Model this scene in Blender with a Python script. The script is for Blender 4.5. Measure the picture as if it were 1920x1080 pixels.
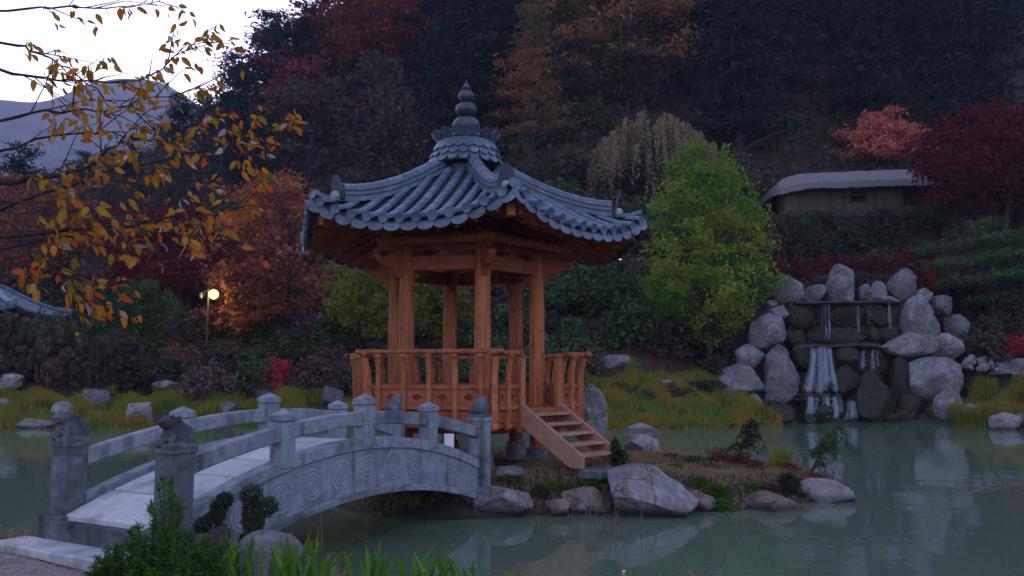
import bpy, bmesh, math, random
import numpy as np
from mathutils import Vector, Matrix, noise

for _o in list(bpy.data.objects):
    bpy.data.objects.remove(_o)
SC = bpy.context.scene
COL = SC.collection
R = math.radians

# ------------------------------------------------------------------ camera
F = 1507.0                       # focal length in photo pixels (1920 wide)
PITCH = math.atan(165 / F)
EYE = Vector((0, 0, 1.9))
cd = bpy.data.cameras.new('camera')
cd.sensor_width = 36
cd.lens = 36 * F / 1920
cd.clip_start = 0.05
cd.clip_end = 9000
cam = bpy.data.objects.new('camera', cd)
COL.objects.link(cam)
cam.location = EYE
cam.rotation_euler = (math.pi / 2 + PITCH, 0, 0)
SC.camera = cam

# ------------------------------------------------------------------ light
SUN_EL, SUN_AZ = 4.0, -22.0      # low sun gone behind the hill, ahead and to the left
SC.world = bpy.data.worlds.new('World')
SC.world.use_nodes = True
wn = SC.world.node_tree.nodes
wl = SC.world.node_tree.links
sky = wn.new('ShaderNodeTexSky')
sky.sky_type = 'NISHITA'
sky.sun_disc = False
sky.sun_elevation = R(SUN_EL)
sky.sun_rotation = R(SUN_AZ)
sky.altitude = 300
sky.air_density = 1.0
sky.dust_density = 1.5
sky.ozone_density = 3.0
hsv = wn.new('ShaderNodeHueSaturation')
hsv.inputs['Saturation'].default_value = 0.55
hsv.inputs['Value'].default_value = 1.0
wl.new(sky.outputs[0], hsv.inputs['Color'])
tint = wn.new('ShaderNodeMix')
tint.data_type = 'RGBA'
tint.blend_type = 'MULTIPLY'
tint.inputs['Factor'].default_value = 1.0
tint.inputs['B'].default_value = (1.03, .92, 1.13, 1)     # the camera's cool magenta dusk balance
wl.new(hsv.outputs[0], tint.inputs['A'])
wl.new(tint.outputs['Result'], wn['Background'].inputs['Color'])
wn['Background'].inputs['Strength'].default_value = 0.12
sd = bpy.data.lights.new('sun', 'SUN')
sd.energy = 0.15
sd.angle = R(40)
sd.color = (1.0, 0.93, 0.88)
sun = bpy.data.objects.new('sun', sd)
COL.objects.link(sun)
_sv = Vector((math.sin(R(SUN_AZ)) * math.cos(R(SUN_EL)), math.cos(R(SUN_AZ)) * math.cos(R(SUN_EL)), math.sin(R(SUN_EL))))
sun.rotation_euler = _sv.to_track_quat('Z', 'Y').to_euler()
sun.location = (0, 0, 60)
SC.view_settings.view_transform = 'Standard'
SC.view_settings.look = 'None'
SC.view_settings.gamma = 1
SC.view_settings.exposure = 3.3
SC.cycles.use_denoising = True
SC.cycles.max_bounces = 6
SC.cycles.diffuse_bounces = 3
SC.cycles.glossy_bounces = 3
SC.cycles.transparent_max_bounces = 8
SC.cycles.transmission_bounces = 3
SC.cycles.volume_bounces = 0

# ------------------------------------------------------------------ helpers
def at(px, py, Y):
    """world point seen at photo pixel (px, py) at the distance Y in front of the camera"""
    u, v = (px - 960) / F, (540 - py) / F
    d = Vector((u, math.cos(PITCH) - v * math.sin(PITCH), math.sin(PITCH) + v * math.cos(PITCH)))
    return EYE + d * (Y / d.y)

def on_z(px, py, z):
    u, v = (px - 960) / F, (540 - py) / F
    d = Vector((u, math.cos(PITCH) - v * math.sin(PITCH), math.sin(PITCH) + v * math.cos(PITCH)))
    return EYE + d * ((z - EYE.z) / d.z)

def tag(o, label=None, cat=None, group=None, kind=None):
    if label: o['label'] = label
    if cat: o['category'] = cat
    if group: o['group'] = group
    if kind: o['kind'] = kind
    elif cat: o['kind'] = 'thing'
    return o

def empty(name, loc=(0, 0, 0), rz=0.0, label=None, cat=None, group=None):
    o = bpy.data.objects.new(name, None)
    COL.objects.link(o)
    o.location = loc
    o.rotation_euler = (0, 0, rz)
    o.empty_display_size = 0.2
    return tag(o, label, cat, group)

def link(name, me, mat=None, parent=None, loc=None, rot=None, scale=None, mtx=None):
    o = bpy.data.objects.new(name, me)
    COL.objects.link(o)
    if mat is not None and me is not None and len(me.materials) == 0:
        me.materials.append(mat)
    if parent is not None: o.parent = parent
    if mtx is not None: o.matrix_local = mtx
    if loc is not None: o.location = loc
    if rot is not None: o.rotation_euler = rot
    if scale is not None: o.scale = scale
    return o

def copy_tree(o, parent=None):
    c = o.copy()
    COL.objects.link(c)
    c.parent = parent
    for ch in list(o.children):
        copy_tree(ch, c)
    return c

class MB:
    def __init__(s):
        s.v, s.f = [], []
    def add(s, vs, fs):
        n = len(s.v)
        s.v += [tuple(p) for p in vs]
        s.f += [tuple(i + n for i in q) for q in fs]
        return s
    def box(s, c, size, mtx=None, taper=1.0):
        x, y, z = size[0] / 2, size[1] / 2, size[2] / 2
        vs = [Vector((sx * x * (taper if sz > 0 else 1), sy * y * (taper if sz > 0 else 1), sz * z)) for sz in (-1, 1) for sy in (-1, 1) for sx in (-1, 1)]
        if mtx is not None: vs = [mtx @ p for p in vs]
        vs = [p + Vector(c) for p in vs]
        return s.add(vs, [(0, 2, 3, 1), (4, 5, 7, 6), (0, 1, 5, 4), (2, 6, 7, 3), (1, 3, 7, 5), (0, 4, 6, 2)])
    def tube(s, pts, rad, n=8, cap=True):
        pts = [Vector(p) for p in pts]
        if not hasattr(rad, '__len__'): rad = [rad] * len(pts)
        vs, fs = [], []
        up = None
        for i, p in enumerate(pts):
            t = (pts[min(i + 1, len(pts) - 1)] - pts[max(i - 1, 0)]).normalized()
            if up is None:
                up = Vector((0, 0, 1)) if abs(t.z) < .9 else Vector((1, 0, 0))
            a = t.cross(up).normalized()
            b = a.cross(t).normalized()
            up = b
            for k in range(n):
                g = 2 * math.pi * k / n
                vs.append(p + (a * math.cos(g) + b * math.sin(g)) * rad[i])
        for i in range(len(pts) - 1):
            for k in range(n):
                k2 = (k + 1) % n
                fs.append((i * n + k, i * n + k2, (i + 1) * n + k2, (i + 1) * n + k))
        if cap:
            fs.append(tuple(range(n - 1, -1, -1)))
            fs.append(tuple((len(pts) - 1) * n + k for k in range(n)))
        return s.add(vs, fs)
    def lathe(s, prof, n=24, c=(0, 0, 0)):
        vs, fs = [], []
        for r, z in prof:
            for k in range(n):
                g = 2 * math.pi * k / n
                vs.append((c[0] + r * math.cos(g), c[1] + r * math.sin(g), c[2] + z))
        for i in range(len(prof) - 1):
            for k in range(n):
                k2 = (k + 1) % n
                fs.append((i * n + k, i * n + k2, (i + 1) * n + k2, (i + 1) * n + k))
        fs.append(tuple(range(n - 1, -1, -1)))
        fs.append(tuple((len(prof) - 1) * n + k for k in range(n)))
        return s.add(vs, fs)
    def prism(s, outline, h0, h1, fn):
        """2-D outline (a, b) extruded from h0 to h1; fn maps (a, b, h) to a point"""
        n = len(outline)
        vs = [fn(a, b, h0) for a, b in outline] + [fn(a, b, h1) for a, b in outline]
        fs = [tuple(range(n - 1, -1, -1)), tuple(range(n, 2 * n))]
        fs += [(i, (i + 1) % n, n + (i + 1) % n, n + i) for i in range(n)]
        return s.add(vs, fs)
    def sweep(s, pts, sides, w, h):
        """box section w x h swept along pts; sides = sideways unit vectors; pts run along the bottom"""
        vs, fs = [], []
        for p, q in zip(pts, sides):
            p, q = Vector(p), Vector(q)
            vs += [p - q * w / 2, p + q * w / 2, p + q * w / 2 + Vector((0, 0, h)), p - q * w / 2 + Vector((0, 0, h))]
        for i in range(len(pts) - 1):
            b = 4 * i
            for k in range(4):
                k2 = (k + 1) % 4
                fs.append((b + k, b + k2, b + 4 + k2, b + 4 + k))
        fs.append((3, 2, 1, 0))
        e = 4 * (len(pts) - 1)
        fs.append((e, e + 1, e + 2, e + 3))
        return s.add(vs, fs)
    def mesh(s, name, mat=None, smooth=False, bevel=0.0):
        me = bpy.data.meshes.new(name)
        me.from_pydata(s.v, [], s.f)
        bm = bmesh.new()
        bm.from_mesh(me)
        bmesh.ops.recalc_face_normals(bm, faces=bm.faces)
        if bevel > 0:
            ed = [e for e in bm.edges if len(e.link_faces) == 2 and e.calc_face_angle(0) > .6]
            bmesh.ops.bevel(bm, geom=ed, offset=bevel, segments=1, affect='EDGES', clamp_overlap=True)
        bm.to_mesh(me)
        bm.free()
        if smooth:
            me.polygons.foreach_set('use_smooth', [True] * len(me.polygons))
            me.set_sharp_from_angle(angle=R(40))
        if mat: me.materials.append(mat)
        return me
    def build(s, name, mat, parent=None, smooth=False, bevel=0.0, **k):
        return link(name, s.mesh(name, mat, smooth, bevel), None, parent, **k)

def mesh_np(name, V, Q, mat=None, smooth=False):
    """mesh from numpy verts (N,3) and faces (M,k)"""
    me = bpy.data.meshes.new(name)
    V = np.asarray(V, dtype=np.float32)
    Q = np.asarray(Q, dtype=np.int32)
    me.vertices.add(len(V))
    me.vertices.foreach_set('co', V.ravel())
    k = Q.shape[1]
    me.loops.add(Q.size)
    me.loops.foreach_set('vertex_index', Q.ravel())
    me.polygons.add(len(Q))
    me.polygons.foreach_set('loop_start', np.arange(0, Q.size, k, dtype=np.int32))
    me.update(calc_edges=True)
    if smooth: me.polygons.foreach_set('use_smooth', np.ones(len(Q), dtype=bool))
    if mat: me.materials.append(mat)
    return me

# ------------------------------------------------------------------ materials
def ramp(nt, stops, interp='LINEAR'):
    n = nt.nodes.new('ShaderNodeValToRGB')
    n.color_ramp.interpolation = interp
    e = n.color_ramp.elements
    while len(e) < len(stops): e.new(0.5)
    for el, (p, c) in zip(e, stops):
        el.position = p
        el.color = (c[0], c[1], c[2], 1)
    return n

def surface(name, stops, scale=5.0, rough=0.8, bump=0.3, stretch=(1, 1, 1), detail=6.0, rnd=0.15, bscale=None, spec=0.3, coord='Object', second=None, bdist=0.02, damp=False, crack=0.0, knots=0.0, streak=0.0):
    """noise-coloured surface; stops = colour ramp; second = (colour, scale, lo, hi): patches of another colour (stain, moss)"""
    m = bpy.data.materials.new(name)
    m.use_nodes = True
    nt = m.node_tree
    N, L = nt.nodes, nt.links
    bs = N['Principled BSDF']
    bs.inputs['Roughness'].default_value = rough
    bs.inputs['Specular IOR Level'].default_value = spec
    tc = N.new('ShaderNodeTexCoord')
    mp = N.new('ShaderNodeMapping')
    mp.inputs['Scale'].default_value = stretch
    L.new(tc.outputs[coord], mp.inputs[0])
    oi = N.new('ShaderNodeObjectInfo')
    if coord == 'Object':
        ad = N.new('ShaderNodeVectorMath'); ad.operation = 'ADD'
        sc = N.new('ShaderNodeVectorMath'); sc.operation = 'SCALE'
        cb = N.new('ShaderNodeCombineXYZ')
        L.new(oi.outputs['Random'], cb.inputs[0]); L.new(oi.outputs['Random'], cb.inputs[1])
        L.new(cb.outputs[0], sc.inputs[0]); sc.inputs['Scale'].default_value = 37.0
        L.new(mp.outputs[0], ad.inputs[0]); L.new(sc.outputs[0], ad.inputs[1])
        vec = ad.outputs[0]
    else:
        vec = mp.outputs[0]
    nz = N.new('ShaderNodeTexNoise')
    nz.inputs['Scale'].default_value = scale
    nz.inputs['Detail'].default_value = detail
    nz.inputs['Roughness'].default_value = 0.65
    L.new(vec, nz.inputs['Vector'])
    rp = ramp(nt, stops)
    L.new(nz.outputs['Fac'], rp.inputs[0])
    col = rp.outputs[0]
    if second:
        n2 = N.new('ShaderNodeTexNoise')
        n2.inputs['Scale'].default_value = second[1]
        n2.inputs['Detail'].default_value = 5
        L.new(vec, n2.inputs['Vector'])
        mr = N.new('ShaderNodeMapRange')
        mr.inputs['From Min'].default_value = second[2]
        mr.inputs['From Max'].default_value = second[3]
        L.new(n2.outputs['Fac'], mr.inputs['Value'])
        mx = N.new('ShaderNodeMix'); mx.data_type = 'RGBA'
        L.new(mr.outputs[0], mx.inputs['Factor'])
        L.new(col, mx.inputs['A'])
        mx.inputs['B'].default_value = (*second[0], 1)
        col = mx.outputs['Result']
    def darken(fac_socket, amount, col_):
        mm_ = N.new('ShaderNodeMix'); mm_.data_type = 'RGBA'; mm_.blend_type = 'MULTIPLY'
        ml = N.new('ShaderNodeMath'); ml.operation = 'MULTIPLY'; ml.inputs[1].default_value = amount
        L.new(fac_socket, ml.inputs[0]); L.new(ml.outputs[0], mm_.inputs['Factor'])
        L.new(col_, mm_.inputs['A']); mm_.inputs['B'].default_value = (.12, .11, .10, 1)
        return mm_.outputs['Result']
    crk = None
    if crack:                                   # thin crack lines where a noise crosses its middle value
        n3 = N.new('ShaderNodeTexNoise'); n3.inputs['Scale'].default_value = crack; n3.inputs['Detail'].default_value = 4
        L.new(vec, n3.inputs['Vector'])
        s3 = N.new('ShaderNodeMath'); s3.operation = 'SUBTRACT'; s3.inputs[1].default_value = .5
        a3 = N.new('ShaderNodeMath'); a3.operation = 'ABSOLUTE'
        m3 = N.new('ShaderNodeMapRange'); m3.inputs['From Min'].default_value = .0; m3.inputs['From Max'].default_value = .012
        m3.inputs['To Min'].default_value = 1; m3.inputs['To Max'].default_value = 0
        L.new(n3.outputs['Fac'], s3.inputs[0]); L.new(s3.outputs[0], a3.inputs[0]); L.new(a3.outputs[0], m3.inputs['Value'])
        crk = m3.outputs[0]
        col = darken(crk, .75, col)
    if knots:
        vo = N.new('ShaderNodeTexVoronoi'); vo.inputs['Scale'].default_value = knots
        L.new(tc.outputs['Object'], vo.inputs['Vector'])
        mk = N.new('ShaderNodeMapRange'); mk.inputs['From Min'].default_value = .10; mk.inputs['From Max'].default_value = .18
        mk.inputs['To Min'].default_value = 1; mk.inputs['To Max'].default_value = 0
        L.new(vo.outputs['Distance'], mk.inputs['Value'])
        col = darken(mk.outputs[0], .75, col)
    if streak:                                  # rain streaks running down the stone
        ms = N.new('ShaderNodeMapping'); ms.inputs['Scale'].default_value = (streak, streak, streak * .08)
        L.new(tc.outputs['Object'], ms.inputs[0])
        n4 = N.new('ShaderNodeTexNoise'); n4.inputs['Scale'].default_value = 1; n4.inputs['Detail'].default_value = 5
        L.new(ms.outputs[0], n4.inputs['Vector'])
        mq = N.new('ShaderNodeMapRange'); mq.inputs['From Min'].default_value = .50; mq.inputs['From Max'].default_value = .72
        L.new(n4.outputs['Fac'], mq.inputs['Value'])
        col = darken(mq.outputs[0], .6, col)
    if damp:
        gp = N.new('ShaderNodeNewGeometry'); sx = N.new('ShaderNodeSeparateXYZ')
        L.new(gp.outputs['Position'], sx.inputs[0])
        ma = N.new('ShaderNodeMath'); ma.operation = 'MULTIPLY_ADD'
        L.new(nz.outputs['Fac'], ma.inputs[0]); ma.inputs[1].default_value = -.16
        L.new(sx.outputs['Z'], ma.inputs[2])
        md = N.new('ShaderNodeMapRange')
        md.inputs['From Min'].default_value = -.02; md.inputs['From Max'].default_value = .06
        md.inputs['To Min'].default_value = .38; md.inputs['To Max'].default_value = 1
        L.new(ma.outputs[0], md.inputs['Value'])
        mm = N.new('ShaderNodeMix'); mm.data_type = 'RGBA'; mm.blend_type = 'MULTIPLY'; mm.inputs['Factor'].default_value = 1
        L.new(col, mm.inputs['A']); L.new(md.outputs[0], mm.inputs['B'])
        col = mm.outputs['Result']
    if rnd:
        hs = N.new('ShaderNodeHueSaturation')
        mr2 = N.new('ShaderNodeMapRange')
        mr2.inputs['To Min'].default_value = 1 - rnd
        mr2.inputs['To Max'].default_value = 1 + rnd
        L.new(oi.outputs['Random'], mr2.inputs['Value'])
        L.new(mr2.outputs[0], hs.inputs['Value'])
        L.new(col, hs.inputs['Color'])
        col = hs.outputs[0]
    L.new(col, bs.inputs['Base Color'])
    if bump:
        nb = N.new('ShaderNodeTexNoise')
        nb.inputs['Scale'].default_value = bscale or scale * 3
        nb.inputs['Detail'].default_value = 8
        L.new(vec, nb.inputs['Vector'])
        bp = N.new('ShaderNodeBump')
        bp.inputs['Strength'].default_value = bump
        bp.inputs['Distance'].default_value = bdist
        L.new(nb.outputs['Fac'], bp.inputs['Height'])
        L.new(bp.outputs[0], bs.inputs['Normal'])
    return m

def leafmat(name, cols, transl=0.35, patch=None, pscale=0.35, rnd=0.2):
    """foliage: colour per leaf, drifting over the crown in patches"""
    m = bpy.data.materials.new(name)
    m.use_nodes = True
    nt = m.node_tree
    N, L = nt.nodes, nt.links
    N.remove(N['Principled BSDF'])
    ge = N.new('ShaderNodeNewGeometry')
    oi = N.new('ShaderNodeObjectInfo')
    st = [(i / max(1, len(cols) - 1), c) for i, c in enumerate(cols)]
    rp = ramp(nt, st)
    L.new(ge.outputs['Random Per Island'], rp.inputs[0])
    col = rp.outputs[0]
    if patch:
        nz = N.new('ShaderNodeTexNoise')
        nz.inputs['Scale'].default_value = pscale
        nz.inputs['Detail'].default_value = 3
        L.new(ge.outputs['Position'], nz.inputs['Vector'])
        mr = N.new('ShaderNodeMapRange')
        mr.inputs['From Min'].default_value = .42
        mr.inputs['From Max'].default_value = .62
        L.new(nz.outputs['Fac'], mr.inputs['Value'])
        mx = N.new('ShaderNodeMix'); mx.data_type = 'RGBA'
        L.new(mr.outputs[0], mx.inputs['Factor'])
        L.new(col, mx.inputs['A'])
        mx.inputs['B'].default_value = (*patch, 1)
        col = mx.outputs['Result']
    hs = N.new('ShaderNodeHueSaturation')
    mr2 = N.new('ShaderNodeMapRange')
    mr2.inputs['To Min'].default_value = 1 - rnd
    mr2.inputs['To Max'].default_value = 1 + rnd
    L.new(oi.outputs['Random'], mr2.inputs['Value'])
    L.new(mr2.outputs[0], hs.inputs['Value'])
    L.new(col, hs.inputs['Color'])
    df = N.new('ShaderNodeBsdfDiffuse')
    tr = N.new('ShaderNodeBsdfTranslucent')
    mx = N.new('ShaderNodeMixShader')
    mx.inputs[0].default_value = transl
    L.new(hs.outputs[0], df.inputs[0]); L.new(hs.outputs[0], tr.inputs[0])
    L.new(df.outputs[0], mx.inputs[1]); L.new(tr.outputs[0], mx.inputs[2])
    L.new(mx.outputs[0], N['Material Output'].inputs['Surface'])
    return m

MT = {}
MT['wood'] = surface('orange_pine_wood', [(.25, (.22, .06, .022)), (.5, (.38, .115, .042)), (.75, (.50, .185, .07))], scale=4, rough=.65, bump=.3, stretch=(6, 6, .45), second=((.14, .035, .014), 7, .60, .74), rnd=.16, knots=4.2, streak=16)
MT['wood_h'] = surface('orange_pine_beam', [(.25, (.19, .045, .018)), (.5, (.31, .08, .03)), (.75, (.40, .125, .05))], scale=5, rough=.6, bump=.12, second=((.13, .03, .012), 6, .62, .74), rnd=.14)
MT['wood_pale'] = surface('worn_stair_wood', [(.3, (.30, .14, .085)), (.7, (.44, .24, .16))], scale=5, rough=.7, bump=.15, rnd=.1)
MT['tile'] = surface('blue_grey_roof_tile', [(.3, (.055, .075, .11)), (.55, (.095, .125, .17)), (.8, (.15, .18, .22))], scale=7, rough=.42, bump=.2, second=((.20, .21, .22), 3.5, .60, .78), rnd=.28, spec=.5)
MT['tile_dark'] = surface('dark_roof_tile', [(.3, (.02, .027, .038)), (.7, (.05, .062, .08))], scale=7, rough=.45, bump=.2, rnd=.2, spec=.5)
MT['plaster'] = surface('white_lime_plaster', [(.3, (.20, .20, .18)), (.7, (.40, .40, .35))], scale=8, rough=.9, bump=.3)
MT['bridge'] = surface('grey_carved_granite', [(.25, (.13, .15, .17)), (.5, (.23, .25, .275)), (.75, (.32, .34, .36))], scale=9, rough=.85, bump=.5, second=((.085, .095, .11), 1.8, .52, .70), rnd=.10, bscale=45, streak=7)
MT['bridge_dark'] = surface('dark_weathered_granite', [(.25, (.07, .075, .085)), (.5, (.12, .13, .14)), (.75, (.19, .20, .21))], scale=9, rough=.85, bump=.6, second=((.045, .048, .052), 2.5, .5, .68), rnd=.08, bscale=40, streak=7)
MT['deck'] = surface('pale_granite_paving', [(.25, (.36, .355, .35)), (.5, (.46, .45, .445)), (.75, (.55, .54, .53))], scale=12, rough=.8, bump=.25, second=((.24, .23, .22), 2.5, .48, .72), rnd=.14, bscale=70)
def rockmat(name, a, b, c, stain, rnd=.18):
    return surface(name, [(.28, a), (.5, b), (.72, c)], scale=6.5, rough=.9, bump=1.0, second=(stain, 1.5, .46, .72), rnd=rnd, bscale=14, bdist=.07, detail=12, damp=True, crack=1.1)
MT['rock_grey'] = rockmat('grey_boulder_stone', (.10, .095, .10), (.18, .175, .18), (.28, .27, .28), (.085, .08, .075))
MT['rock_pale'] = rockmat('pale_granite_boulder', (.12, .115, .11), (.23, .22, .215), (.38, .37, .37), (.11, .10, .085))
MT['rock_pink'] = rockmat('pinkish_sandstone', (.14, .095, .08), (.22, .155, .13), (.31, .24, .21), (.11, .075, .06))
MT['rock_dark'] = rockmat('dark_basalt_stone', (.045, .047, .05), (.08, .082, .09), (.15, .15, .16), (.05, .05, .035))
MT['rock_wet'] = surface('wet_mossy_rock', [(.28, (.012, .011, .008)), (.5, (.026, .023, .017)), (.75, (.06, .053, .04))], scale=5, rough=.5, bump=1.0, second=((.03, .035, .012), 2.2, .48, .62), rnd=.25, bscale=10, bdist=.1, spec=.25)
MT['bark'] = surface('grey_brown_bark', [(.3, (.045, .035, .03)), (.7, (.12, .10, .085))], scale=6, rough=.95, bump=.6, stretch=(2, 2, .4))
MT['bark_dark'] = surface('dark_bark', [(.3, (.022, .018, .017)), (.7, (.06, .05, .045))], scale=6, rough=.95, bump=.5, stretch=(2, 2, .4))
MT['metal_dark'] = surface('dark_painted_metal', [(.3, (.02, .022, .022)), (.7, (.04, .042, .04))], scale=20, rough=.5, bump=.05)
MT['white_board'] = surface('white_notice_board', [(.3, (.70, .71, .74)), (.7, (.8, .8, .82))], scale=6, rough=.5, bump=0)
MT['thatch'] = surface('grey_rice_straw_thatch', [(.25, (.12, .115, .11)), (.5, (.28, .265, .26)), (.8, (.46, .44, .43))], scale=5, rough=.95, bump=1.0, stretch=(1.0, 6, 6), rnd=0, bscale=16, bdist=.08)
MT['mud'] = surface('ochre_mud_wall', [(.3, (.08, .052, .038)), (.7, (.16, .105, .075))], scale=2.5, rough=.95, bump=.4, second=((.10, .065, .045), 1.2, .5, .7))
MT['old_wood'] = surface('old_brown_timber', [(.3, (.045, .03, .024)), (.7, (.10, .07, .055))], scale=5, rough=.9, bump=.3)
MT['room_shade'] = surface('painted_room_shade', [(.3, (.006, .006, .006)), (.7, (.012, .011, .01))], scale=3, bump=0)  # near-black colour painting the shade inside the thatched house
# ------------------------------------------------------------------ terrain
POND = np.array([(-44, 15), (-14, 11.5), (-7.5, 10), (-5, 8.9), (-3.6, 8.1), (-2.4, 7.3), (-1, 6.95), (3, 6.7), (8, 6.9), (14, 8), (20, 11), (26, 16),
                 (27, 24), (23, 27.3), (18.5, 28.6), (17.2, 32.3), (14, 33.6), (11.8, 33.4), (10, 31.5), (7.5, 30), (5, 29.3), (2, 29.8), (-2, 31), (-8, 31.2), (-14, 30.3), (-20, 30), (-30, 31), (-44, 28)], float)
ISLE = np.array([(-3.0, 12.6), (-2.3, 11.6), (-1.6, 11.1), (-.9, 10.85), (-.3, 11.05), (.8, 11.4), (1.8, 11.35), (3.3, 11.7), (4.5, 12.4), (5.4, 13.1), (5.7, 14.3), (5.0, 16), (3.4, 17.3), (1.5, 18.1), (-1, 18.4), (-2.9, 17.4), (-3.8, 15.6), (-3.8, 14)], float)

def poly_sd(P, x, y):
    """distance to polygon P, negative inside"""
    x, y = np.asarray(x, float), np.asarray(y, float)
    d = np.full(x.shape, 1e18)
    ins = np.zeros(x.shape, bool)
    for i in range(len(P)):
        ax, ay = P[i - 1]
        bx, by = P[i]
        ex, ey = bx - ax, by - ay
        t = np.clip(((x - ax) * ex + (y - ay) * ey) / (ex * ex + ey * ey), 0, 1)
        d = np.minimum(d, (x - ax - t * ex) ** 2 + (y - ay - t * ey) ** 2)
        c = ((ay > y) != (by > y)) & (x < (bx - ax) * (y - ay) / (by - ay + 1e-12) + ax)
        ins ^= c
    d = np.sqrt(d)
    return np.where(ins, -d, d)

def sstep(a, b, x):
    t = np.clip((x - a) / (b - a), 0, 1)
    return t * t * (3 - 2 * t)

RIDGE_X = [-400, -200, -120, -73, -65.6, -58.8, -47, -42.7, -27.5, -20, 0, 40, 120, 400]
RIDGE_Z = [6, 7, 9, 13, 14, 16, 23, 29, 42, 55, 74, 84, 88, 80]
PL_S = [0, .5, 1.2, 4, 10, 20]
PL_Z = [0, .25, .55, 1.5, 3.5, 6.2]
PR_S = [0, .5, 1.2, 3, 6, 10, 14, 18, 20]
PR_Z = [0, .3, .7, 1.6, 3.1, 6.0, 9.2, 11.9, 12.4]

def H(x, y):
    x, y = np.asarray(x, float), np.asarray(y, float)
    s = poly_sd(POND, x, y)
    so = np.maximum(s, 0)
    si = poly_sd(ISLE, x, y)
    wob = .03 * np.sin(x * 2.1 + y * .7) * np.sin(y * 1.7 - x * .6)
    near = np.minimum(.32, so * .55) + wob * np.minimum(so, 1)
    pl, pr = np.interp(so, PL_S, PL_Z), np.interp(so, PR_S, PR_Z)
    k = sstep(-9, 6, x)
    bank = pl * (1 - k) + pr * k
    fall = sstep(9.3, 11.2, x) * (1 - sstep(17.8, 20.5, x))
    cliff = np.where(y < 36.5, np.minimum(bank, .15), np.maximum(bank, 5.3 * sstep(36.5, 37.2, y)))
    bank = bank * (1 - fall) + cliff * fall
    z20 = 6.2 * (1 - k) + 12.4 * k
    rz = np.interp(x, RIDGE_X, RIDGE_Z)
    tt = np.clip((y - 51) / 64, 0, 1)
    bump = 1.2 * np.sin(x * .13 + y * .07) + .8 * np.sin(x * .31 - y * .11)
    hill = z20 + (rz - z20) * tt ** .95 + bump * np.clip(tt * 4, 0, 1)
    back = np.clip((y - 118) / 160, 0, 1)
    hill = hill * (1 - back) + 9 * back
    far = np.where(so < 20, bank, np.maximum(np.minimum(hill, 1e9), bank * 0))
    w2 = sstep(17, 22, so)
    far = bank * (1 - w2) + hill * w2
    far = far + wob * np.minimum(so, 2)
    kf = sstep(17, 25, y)
    land = near * (1 - kf) + far * kf
    bed = -np.minimum(.9, .55 * np.minimum(-s, np.maximum(si, 0)))
    isl = np.minimum(.36, -si * .42) + wob + .17 * np.exp(-((x - 1.4) ** 2 + (y - 12.75) ** 2) / .9) * np.clip(-si, 0, 1)
    return np.where(s > 0, land, np.where(si < 0, isl, bed))

def Hs(x, y):
    return float(H(np.array([x]), np.array([y]))[0])

def axis(*segs):
    out = []
    for a, b, n in segs:
        out += list(np.linspace(a, b, n, endpoint=False))
    return np.array(out + [segs[-1][1]])
gx = axis((-1500, -400, 6), (-400, -90, 22), (-90, -24, 44), (-24, 24, 150), (24, 90, 44), (90, 400, 22), (400, 1500, 6))
gy = axis((-400, -20, 8), (-20, 4, 14), (4, 22, 80), (22, 27, 10), (27, 42, 66), (42, 60, 40), (60, 130, 50), (130, 300, 22), (300, 2600, 14))
X, Y = np.meshgrid(gx, gy)
Z = H(X, Y)
V = np.stack([X, Y, Z], -1).reshape(-1, 3)
nx, ny = len(gx), len(gy)
i0 = (np.arange(ny - 1)[:, None] * nx + np.arange(nx - 1)[None, :]).ravel()
Q = np.stack([i0, i0 + 1, i0 + nx + 1, i0 + nx], -1)
MT['ground'] = surface('bank_soil_and_litter', [(.3, (.02, .016, .013)), (.5, (.042, .032, .024)), (.72, (.07, .052, .036))], scale=1.1, rough=1, bump=.8, coord='Object', second=((.03, .036, .018), .5, .48, .62), rnd=0, bscale=7, bdist=.06, detail=9)
g = link('ground', mesh_np('ground', V, Q, MT['ground'], True))
tag(g, kind='structure')

# far mountain beyond the hill, one closed-form ridge
mx_ = np.linspace(-1700, 900, 130)
my_ = np.linspace(800, 1900, 60)
X, Y = np.meshgrid(mx_, my_)
rid = np.interp(mx_, [-1700, -1200, -900, -740, -600, -520, -430, -300, 0, 900], [260, 380, 470, 520, 500, 455, 405, 300, 200, 150])
prof = np.interp(Y, [800, 1350, 1900], [0, 1, .1])
Z = rid[None, :] * prof
rng = np.random.default_rng(4)
for k in range(14):
    a, b, ph = rng.uniform(.004, .03), rng.uniform(.004, .03), rng.uniform(0, 6)
    Z = Z + 13 / (1 + k * .1) * np.sin(X * a + ph) * np.sin(Y * b + ph * 2) * np.clip(Z / 100, 0, 1)
Z = Z - 3
nx, ny = len(mx_), len(my_)
i0 = (np.arange(ny - 1)[:, None] * nx + np.arange(nx - 1)[None, :]).ravel()
MT['mountain'] = surface('wooded_mountain', [(.38, (.015, .013, .015)), (.62, (.11, .08, .07))], scale=.045, rough=1, bump=1, rnd=0, bscale=.08, bdist=6)
tag(link('mountain', mesh_np('mountain', np.stack([X, Y, Z], -1).reshape(-1, 3), np.stack([i0, i0 + 1, i0 + nx + 1, i0 + nx], -1), MT['mountain'], True)), kind='structure')

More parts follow.
